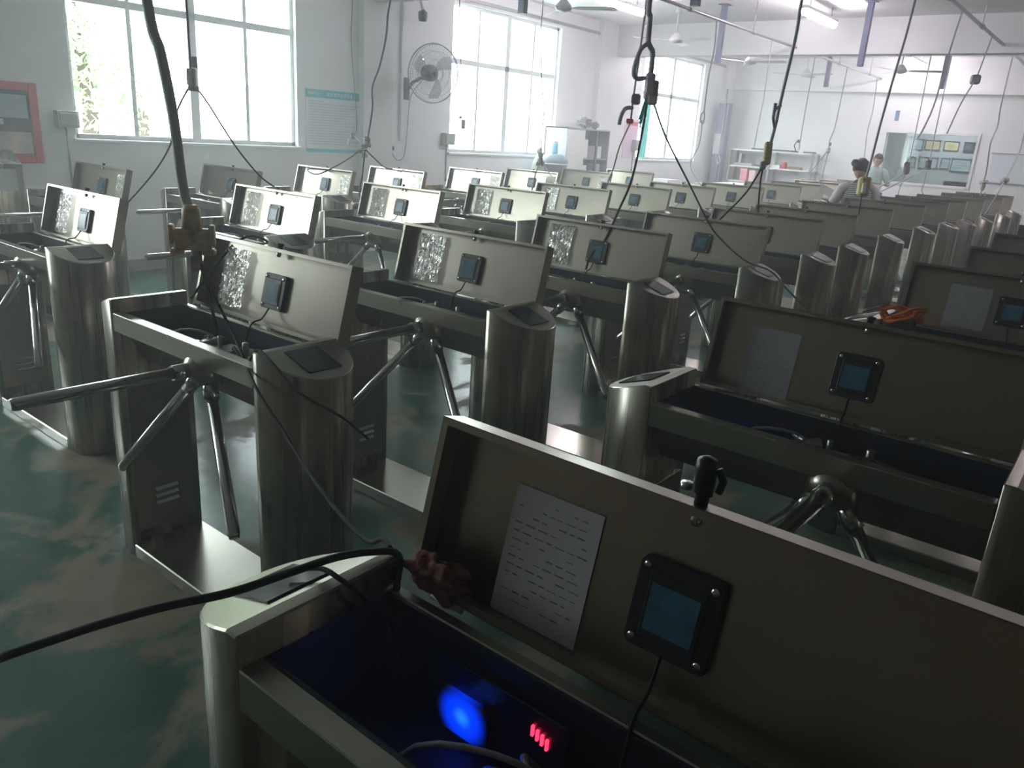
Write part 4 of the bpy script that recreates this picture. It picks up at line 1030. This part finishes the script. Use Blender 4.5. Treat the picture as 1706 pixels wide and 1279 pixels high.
o = cable('trunk', 0.0155, CABLET, 'thick grey taped cable holding the yellowed socket block before the first window', [('stalk', 0.016, SOCKET_W), ('toM0', 0.0045, CABLE), ('intobox', 0.005, CABLE)])
# yellowed multi-socket block
sk = empty('socket_block', (1.25, 2.224, 1.265), 0.93)
MB().box((-0.022, -0.055, -0.035), (0.022, 0.055, 0.03)).obj('socket_body', SOCKET_Y, sk, 0.008)
MB().tube([(0, 0, 0.03), (0, 0, 0.085), (0, 0, 0.10)], [0.03, 0.026, 0.018], 12).obj('cable_gland', SOCKET_Y, sk)
for s in (-1, 1):
    MB().box((-0.02, s * 0.045 - 0.02, -0.05), (0.02, s * 0.045 + 0.02, -0.03)).obj('plug', SOCKET_Y, sk, 0.005)
    MB().box((-0.018, s * 0.058 - 0.007, -0.02), (0.018, s * 0.058 + 0.010, 0.042)).obj('side_plug', SOCKET_Y, sk, 0.004)
MB().box((-0.024, -0.004, -0.034), (-0.0215, 0.004, 0.03)).box((-0.024, -0.05, -0.005), (-0.0215, 0.05, 0.002)).obj('raised_cross', SOCKET_Y, sk)
MB().box((-0.013, -0.016, -0.10), (0.013, 0.012, -0.05)).obj('lower_plug', SOCKET_W, sk, 0.004)
tag(sk, 'yellowed four-way socket block hanging over the crinkled-pouch turnstile', 'socket')
cable('drape', 0.004, CABLE, 'black cable draped down over the rounded pedestal of the pouch turnstile', group='cables lying over the turnstiles')
cable('arc', 0.005, CABLE, 'black cable arching from one open lid to the turnstile behind', group='cables lying over the turnstiles')
cable('floorcable', 0.006, CABLE, 'black cable reaching in to the nearest turnstile cap', [('capwire', 0.004, CABLE)], group='cables lying over the turnstiles')
o = cable('c2', 0.007, CABLEG, 'thin grey cable splitting in two before the first window', [('c2a', 0.005, CABLE), ('c2b', 0.005, CABLE)])
block('plug', (2.525, 4.4, 1.82), (0.035, 0.045, 0.09), SOCKET_W, o); block('plug', (2.535, 4.4, 1.76), (0.06, 0.04, 0.03), CABLEG, o); block('plug', (2.55, 4.4, 1.90), (0.02, 0.03, 0.06), CABLEG, o)
o = cable('c3a', 0.004, CABLEG, 'thin cable hanging in front of the teal-headed poster', [('c3a2', 0.005, SOCKET_W)])
block('plug', (4.545, 5.4, 1.53), (0.03, 0.03, 0.05), SOCKET_W, o); block('plug', (4.50, 5.4, 1.47), (0.02, 0.02, 0.07), WHITE, o, 0.5)
o = cable('c3', 0.010, CABLEG, 'grey cable beside the poster ending in a knot of sockets', [('c3b', 0.006, CABLE), ('c3c', 0.006, CABLE), ('c3d', 0.006, CABLE)])
for d in ((0, 0, 0), (-.04, 0, -.03), (.04, 0, .02), (0.0, 0, -.07), (0.03, 0, 0.06)): block('plug', (4.50 + d[0], 5.2, 1.45 + d[2]), (0.06, 0.04, 0.035), SOCKET_W, o, d[0] * 9)
o = cable('c4', 0.005, CABLEG, 'thin cable with small white plug against the middle window, fan side')
block('plug', (6.81, 6.2, 1.70), (0.05, 0.04, 0.10), SOCKET_W, o); block('plug', (6.76, 6.2, 1.77), (0.04, 0.03, 0.03), WHITE, o)
o = cable('c5', 0.006, CABLEG, 'thin cable down the middle window ending in a forked plug', [('c5a', 0.008, SOCKET_W), ('c5b', 0.007, CABLEG)])
for d in ((0, 0), (-.04, -.05), (.04, -.05), (0, .05)): block('plug', (7.64 + d[0], 5.7, 1.37 + d[1]), (0.06, 0.05, 0.05), SOCKET_W, o, d[0] * 8)
o = cable('c6', 0.014, plain('violet_grey_cable', (0.48, 0.43, 0.54), 0.5), 'thick looped violet-grey cable holding several sockets', [('c6loop', 0.011, bpy.data.materials['violet_grey_cable']), ('c6a', 0.006, CABLE), ('c6b', 0.005, CABLE)])
block('socket', (3.69, 2.1, 1.90), (0.05, 0.05, 0.13), SOCKET_V, o); block('socket', (3.745, 2.1, 1.885), (0.045, 0.04, 0.10), SOCKET_V, o); block('socket', (3.66, 2.08, 1.90), (0.05, 0.04, 0.07), SOCKET_V, o); block('socket', (3.70, 2.08, 1.84), (0.06, 0.05, 0.05), SOCKET_V, o)
for k in range(3): curve('teal_strand', [(3.67 + k * 0.012, 2.1, 1.85), (3.645 + k * 0.012, 2.1, 1.80), (3.625 + k * 0.006, 2.1, 1.74 - 0.02 * k)], 0.004, TEALP, o)
o = cable('c7', 0.007, CABLEG, 'thin cable with black plug and hooked ring beside the looped cable', [('c7a', 0.006, CABLEG), ('c7ring', 0.014, CABLEG)])
block('plug', (5.10, 3.0, 1.92), (0.09, 0.06, 0.07), CABLE, o); block('plug', (5.05, 3.0, 1.77), (0.09, 0.05, 0.03), REDF, o)
o = cable('c8', 0.011, CABLEG, 'dark cable with blue tag and mustard-taped socket', [('c8loop', 0.010, CABLEG), ('c8a', 0.0065, CABLE), ('c8b', 0.006, CABLE)])
block('blue_tag', (5.40, 2.1, 1.895), (0.035, 0.02, 0.09), BLUETAG, o); block('taped_socket', (5.40, 2.1, 1.615), (0.06, 0.05, 0.15), SOCKET_G, o, 0.25); block('plug', (5.35, 2.1, 1.535), (0.04, 0.04, 0.05), CABLEG, o, 0.25)
o = cable('c9', 0.011, CABLEG, 'dark cable with mustard-taped socket before the striped shirt', [('c9b', 0.007, CABLE)])
block('taped_socket', (7.71, 2.05, 1.38), (0.12, 0.10, 0.17), SOCKET_G, o, 0.1); block('plug', (7.64, 2.03, 1.37), (0.03, 0.03, 0.09), PAPERW, o, 0.3)
cable('c10', 0.009, CABLEG, 'cable ending above the tinted office window')
o = cable('c11', 0.009, CABLEG, 'thin cable with wire ring beside the far window', [('c11a', 0.007, CABLEG), ('c11ring', 0.009, CABLEG)])
cable('c12', 0.008, CABLEG, 'thin cable over the window side of the shelf rack')
cable('c13', 0.008, CABLEG, 'thin cable over the free end of the shelf rack')
o = cable('c14', 0.009, CABLEG, 'thin cable with knotted plug between shelf rack and people', [('c14b', 0.009, CABLEG)])
block('plug', (15.43, 4.85, 1.72), (0.07, 0.06, 0.09), SOCKET_W, o, 0.4); block('plug', (15.46, 4.85, 1.83), (0.06, 0.04, 0.05), SOCKET_W, o, 0.8)
cable('c15', 0.009, CABLEG, 'thin cable hanging just in front of the end wall near the man')
o = cable('c16', 0.008, CABLEG, 'thin cable with small black box above the office window')
block('black_box', (11.57, 2.02, 2.64), (0.10, 0.10, 0.11), BLACKP, o)
o = cable('c17', 0.010, CABLEG, 'cable with knotted plug before the whiteboard edge')
block('plug', (13.93, 2.0, 1.40), (0.12, 0.08, 0.05), SOCKET_W, o, 0.2); block('plug', (13.93, 2.0, 1.33), (0.06, 0.06, 0.10), SOCKET_W, o, -0.3)
o = cable('c18', 0.010, CABLEG, 'cable crossing the whiteboard at a slant with dark plug')
block('plug', (13.65, 1.7, 1.45), (0.12, 0.09, 0.07), SOCKET_W, o, 0.4)
o = cable('c19', 0.009, CABLEG, 'cable with black plug before the office glass, nearer the people', [('c19b', 0.008, CABLEG)])
block('plug', (14.5, 3.24, 1.52), (0.08, 0.08, 0.2), BLACKP, o, 0.4)
o = cable('c20', 0.009, CABLEG, 'cable with dark plug before the office glass, farther from the people', [('c20b', 0.008, CABLEG)])
block('plug', (14.5, 2.93, 1.59), (0.08, 0.08, 0.15), BLACKP, o, 0.1)

# ------------------------------------------------------------------ people
def skin_obj(name, joints, edges, mat, parent, root=0, sub=2):
    me = bpy.data.meshes.new(name)
    me.from_pydata([j[:3] for j in joints], edges, [])
    o = bpy.data.objects.new(name, me); COL.objects.link(o)
    sk = o.modifiers.new('skin', 'SKIN')
    for i, j in enumerate(joints):
        r = j[3]; rr = r if isinstance(r, tuple) else (r, r)
        me.skin_vertices[0].data[i].radius = rr
    me.skin_vertices[0].data[root].use_root = True
    sb_ = o.modifiers.new('sub', 'SUBSURF'); sb_.levels = sub; sb_.render_levels = sub
    dg = bpy.context.evaluated_depsgraph_get(); dg.update()
    ev = o.evaluated_get(dg); m2 = bpy.data.meshes.new_from_object(ev)
    m2.name = name
    o.modifiers.clear(); o.data = m2
    m2.materials.clear(); m2.materials.append(mat)
    m2.polygons.foreach_set('use_smooth', [True] * len(m2.polygons))
    o.parent = parent
    return o
def person(loc, rz, h, arms, shirt, sleeve, label, bun=False, nod=0.0, turn=0.0):
    """built facing local -y"""
    p = empty('person', loc, rz); s = h / 1.75
    V = lambda x, y, z: (x * s, y * s, z * s)
    hd = V(0, -0.02 - nod * 0.10, 1.62 - abs(nod) * 0.05)
    J = [(*V(0, 0, 0.95), 0.12 * s), (*V(0, 0, 1.12), 0.11 * s), (*V(0, 0, 1.32), 0.13 * s), (*V(0, 0.0, 1.40), 0.055 * s), (*V(0, -0.005, 1.51), 0.05 * s)]
    E = [(0, 1), (1, 2), (2, 3), (3, 4)]
    for sx in (-1, 1):
        k = len(J)
        sh, el, wr = arms[sx]
        J += [(*V(sx * 0.165, 0, 1.375), 0.045 * s), (*V(*el), 0.040 * s), (*V(*wr), 0.026 * s)]
        E += [(3, k), (k, k + 1), (k + 1, k + 2)]
        wv, ev_ = Vector(V(*wr)), Vector(V(*el)); d = (wv - ev_).normalized()
        side = d.cross(Vector((0, 0, 1))).normalized()
        pm = wv + d * 0.07 * s
        J.append((*pm, 0.030 * s)); E.append((k + 2, k + 3))
        for fi, (off_, ln) in enumerate(((-0.028, 0.065), (-0.010, 0.08), (0.010, 0.075), (0.027, 0.058))):
            a = pm + d * 0.02 * s + side * off_ * s; b = a + d * ln * 0.5 * s; c = b + (d * 0.5 + Vector((0, 0, -0.5))) * ln * 0.6 * s
            q = len(J); J += [(*a, 0.0095 * s), (*b, 0.009 * s), (*c, 0.007 * s)]; E += [(k + 3, q), (q, q + 1), (q + 1, q + 2)]
        a = wv + d * 0.03 * s - side * sx * 0.03 * s; b = a + (d * 0.6 - side * sx * 0.5) * 0.05 * s
        q = len(J); J += [(*a, 0.011 * s), (*b, 0.009 * s)]; E += [(k + 3, q), (q, q + 1)]
        k = len(J)
        J += [(*V(sx * 0.10, 0, 0.88), 0.085 * s), (*V(sx * 0.11, -0.01, 0.50), 0.055 * s), (*V(sx * 0.11, 0.01, 0.09), 0.038 * s), (*V(sx * 0.12, -0.13, 0.035), 0.032 * s)]
        E += [(0, k), (k, k + 1), (k + 1, k + 2), (k + 2, k + 3)]
    body = skin_obj('body', J, E, SKIN, p, 0, 1)
    # head joined into the body mesh
    bm = bmesh.new(); bm.from_mesh(body.data)
    Rm = Matrix.Rotation(turn, 4, 'Z') @ Matrix.Rotation(nod, 4, 'X')
    def addball(c, r, sc, sub=3):
        g = bmesh.ops.create_icosphere(bm, subdivisions=sub, radius=1)
        for v in g['verts']:
            q = Vector((v.co.x * sc[0] * r + c[0], v.co.y * sc[1] * r + c[1], v.co.z * sc[2] * r + c[2]))
            if r > 0.08 * s and q.z < -0.02 * s: q.x *= 1 + (q.z + 0.02 * s) * 2.2; 
            v.co = Rm @ q + Vector(hd)
    addball((0, 0, 0), 0.105 * s, (0.76, 0.92, 1.12))
    addball((0, -0.098 * s, -0.012 * s), 0.017 * s, (0.7, 1.0, 1.3), 2)
    addball((0, -0.088 * s, -0.052 * s), 0.02 * s, (1.1, 0.4, 0.35), 2)
    for sx in (-1, 1):
        addball((sx * 0.082 * s, 0.005 * s, -0.005 * s), 0.026 * s, (0.35, 0.7, 1.1), 2)
    for f in bm.faces: f.smooth = True
    bm.to_mesh(body.data); bm.free()
    eyes = MB()
    for sx in (-1, 1):
        q = Rm @ Vector((sx * 0.031 * s, -0.088 * s, 0.012 * s)) + Vector(hd); eyes.ball(q, 0.011 * s, 8)
    eyes.obj('eyes', BLACKP, p)
    hm = bmesh.new(); g = bmesh.ops.create_icosphere(hm, subdivisions=4, radius=1)
    for v in g['verts']:
        c = v.co.copy()
        q = Vector((c.x * 0.092 * s, c.y * 0.108 * s + 0.008 * s, c.z * 0.118 * s + 0.012 * s))
        if c.y < -0.25 and c.z < 0.42: q *= 0.80
        if c.z < -0.35: q.z = -0.035 * s + (q.z + 0.035 * s) * 0.3; q.x *= 0.9; q.y *= 0.9
        v.co = Rm @ (q * (1 + 0.02 * math.sin(30 * c.x + 20 * c.z))) + Vector(hd)
    if bun:
        for (cx, cy_, cz, r) in ((0.06, 0.085, 0.05, 0.045), (0.03, 0.10, 0.02, 0.04)):
            g = bmesh.ops.create_icosphere(hm, subdivisions=3, radius=r * s)
            for v in g['verts']: v.co = Rm @ (v.co + Vector((cx * s, cy_ * s, cz * s))) + Vector(hd)
    for f in hm.faces: f.smooth = True
    me = bpy.data.meshes.new('hair'); hm.to_mesh(me); hm.free(); me.materials.append(HAIR)
    ho = bpy.data.objects.new('hair', me); COL.objects.link(ho); ho.parent = p
    # clothes
    J = [(*V(0, 0, 0.86), (0.175 * s, 0.125 * s)), (*V(0, 0, 1.08), (0.155 * s, 0.12 * s)), (*V(0, 0, 1.28), (0.185 * s, 0.13 * s)), (*V(0, 0.0, 1.40), (0.165 * s, 0.115 * s)), (*V(0, 0.0, 1.475), (0.075 * s, 0.07 * s))]
    E = [(0, 1), (1, 2), (2, 3), (3, 4)]
    J2 = []; E2 = []
    so = skin_obj('shirt', J, E, shirt, p, 0, 2)
    for sx in (-1, 1):
        sh, el, wr = arms[sx]
        a = Vector(V(sx * 0.10, 0, 1.415)); b = Vector(V(sx * 0.170, 0, 1.385)); c = Vector(V(*el)); m_ = b.lerp(c, 0.8)
        MB().tube([a, a.lerp(b, 0.6), b, b.lerp(m_, 0.5), m_], [0.055 * s, 0.064 * s, 0.064 * s, 0.060 * s, 0.058 * s], 14).obj('sleeve', sleeve, p)
        if bun:
            m3 = b.lerp(c, 0.86); MB().tube([m_, m3], 0.064 * s, 14).obj('sleeve_trim', CABLE, p)
    MB().tube([V(0, 0.01, 1.45), V(0, 0.0, 1.475)], [0.072 * s, 0.06 * s], 14).obj('collar', CABLE if bun else sleeve, p)
    for sx in (-1, 1):
        MB().tube([V(sx * 0.085, 0, 0.98), V(sx * 0.10, 0, 0.85), V(sx * 0.11, -0.01, 0.5), V(sx * 0.11, 0.01, 0.10)], [0.12 * s, 0.115 * s, 0.08 * s, 0.065 * s], 14).obj('trouser_leg', TROU, p)
        MB().box(V(sx * 0.115 - 0.045, -0.18, 0), V(sx * 0.115 + 0.045, 0.07, 0.085)).obj('shoe', SHOE, p, 0.02)
    tag(p, label, 'person')
    return p
# she faces away from the camera; local -y turned toward +x
person((9.42, 2.56, 0), math.radians(118), 1.64, {1: (None, (0.27, -0.06, 1.15), (0.20, -0.26, 1.12)), -1: (None, (-0.27, -0.05, 1.14), (-0.16, -0.28, 1.08))},
       STRIPE, SLEEVE, 'person seen from behind in striped short-sleeved top, hair in a bun', True, 0.22, -0.5)
person((16.72, 4.29, 0), math.radians(-65), 1.76, {1: (None, (0.28, -0.04, 1.14), (0.16, -0.26, 1.16)), -1: (None, (-0.27, -0.04, 1.14), (-0.12, -0.28, 1.14))},
       SHIRTM, SHIRTM, 'person in pale mint shirt looking down beside the tinted office window', False, 0.45, 0.0)
o = MB().box((-0.105, -0.075, 0), (0.105, 0.075, 0.004)).box((-0.09, -0.07, 0.004), (0.10, 0.07, 0.007)).obj('paper_sheets', PAPERW)
o.location = (9.50, 2.93, 1.24); o.rotation_euler = (0.5, 0.5, 0.4)
tag(o, 'white paper sheets held out by the person in the striped top', 'paper')
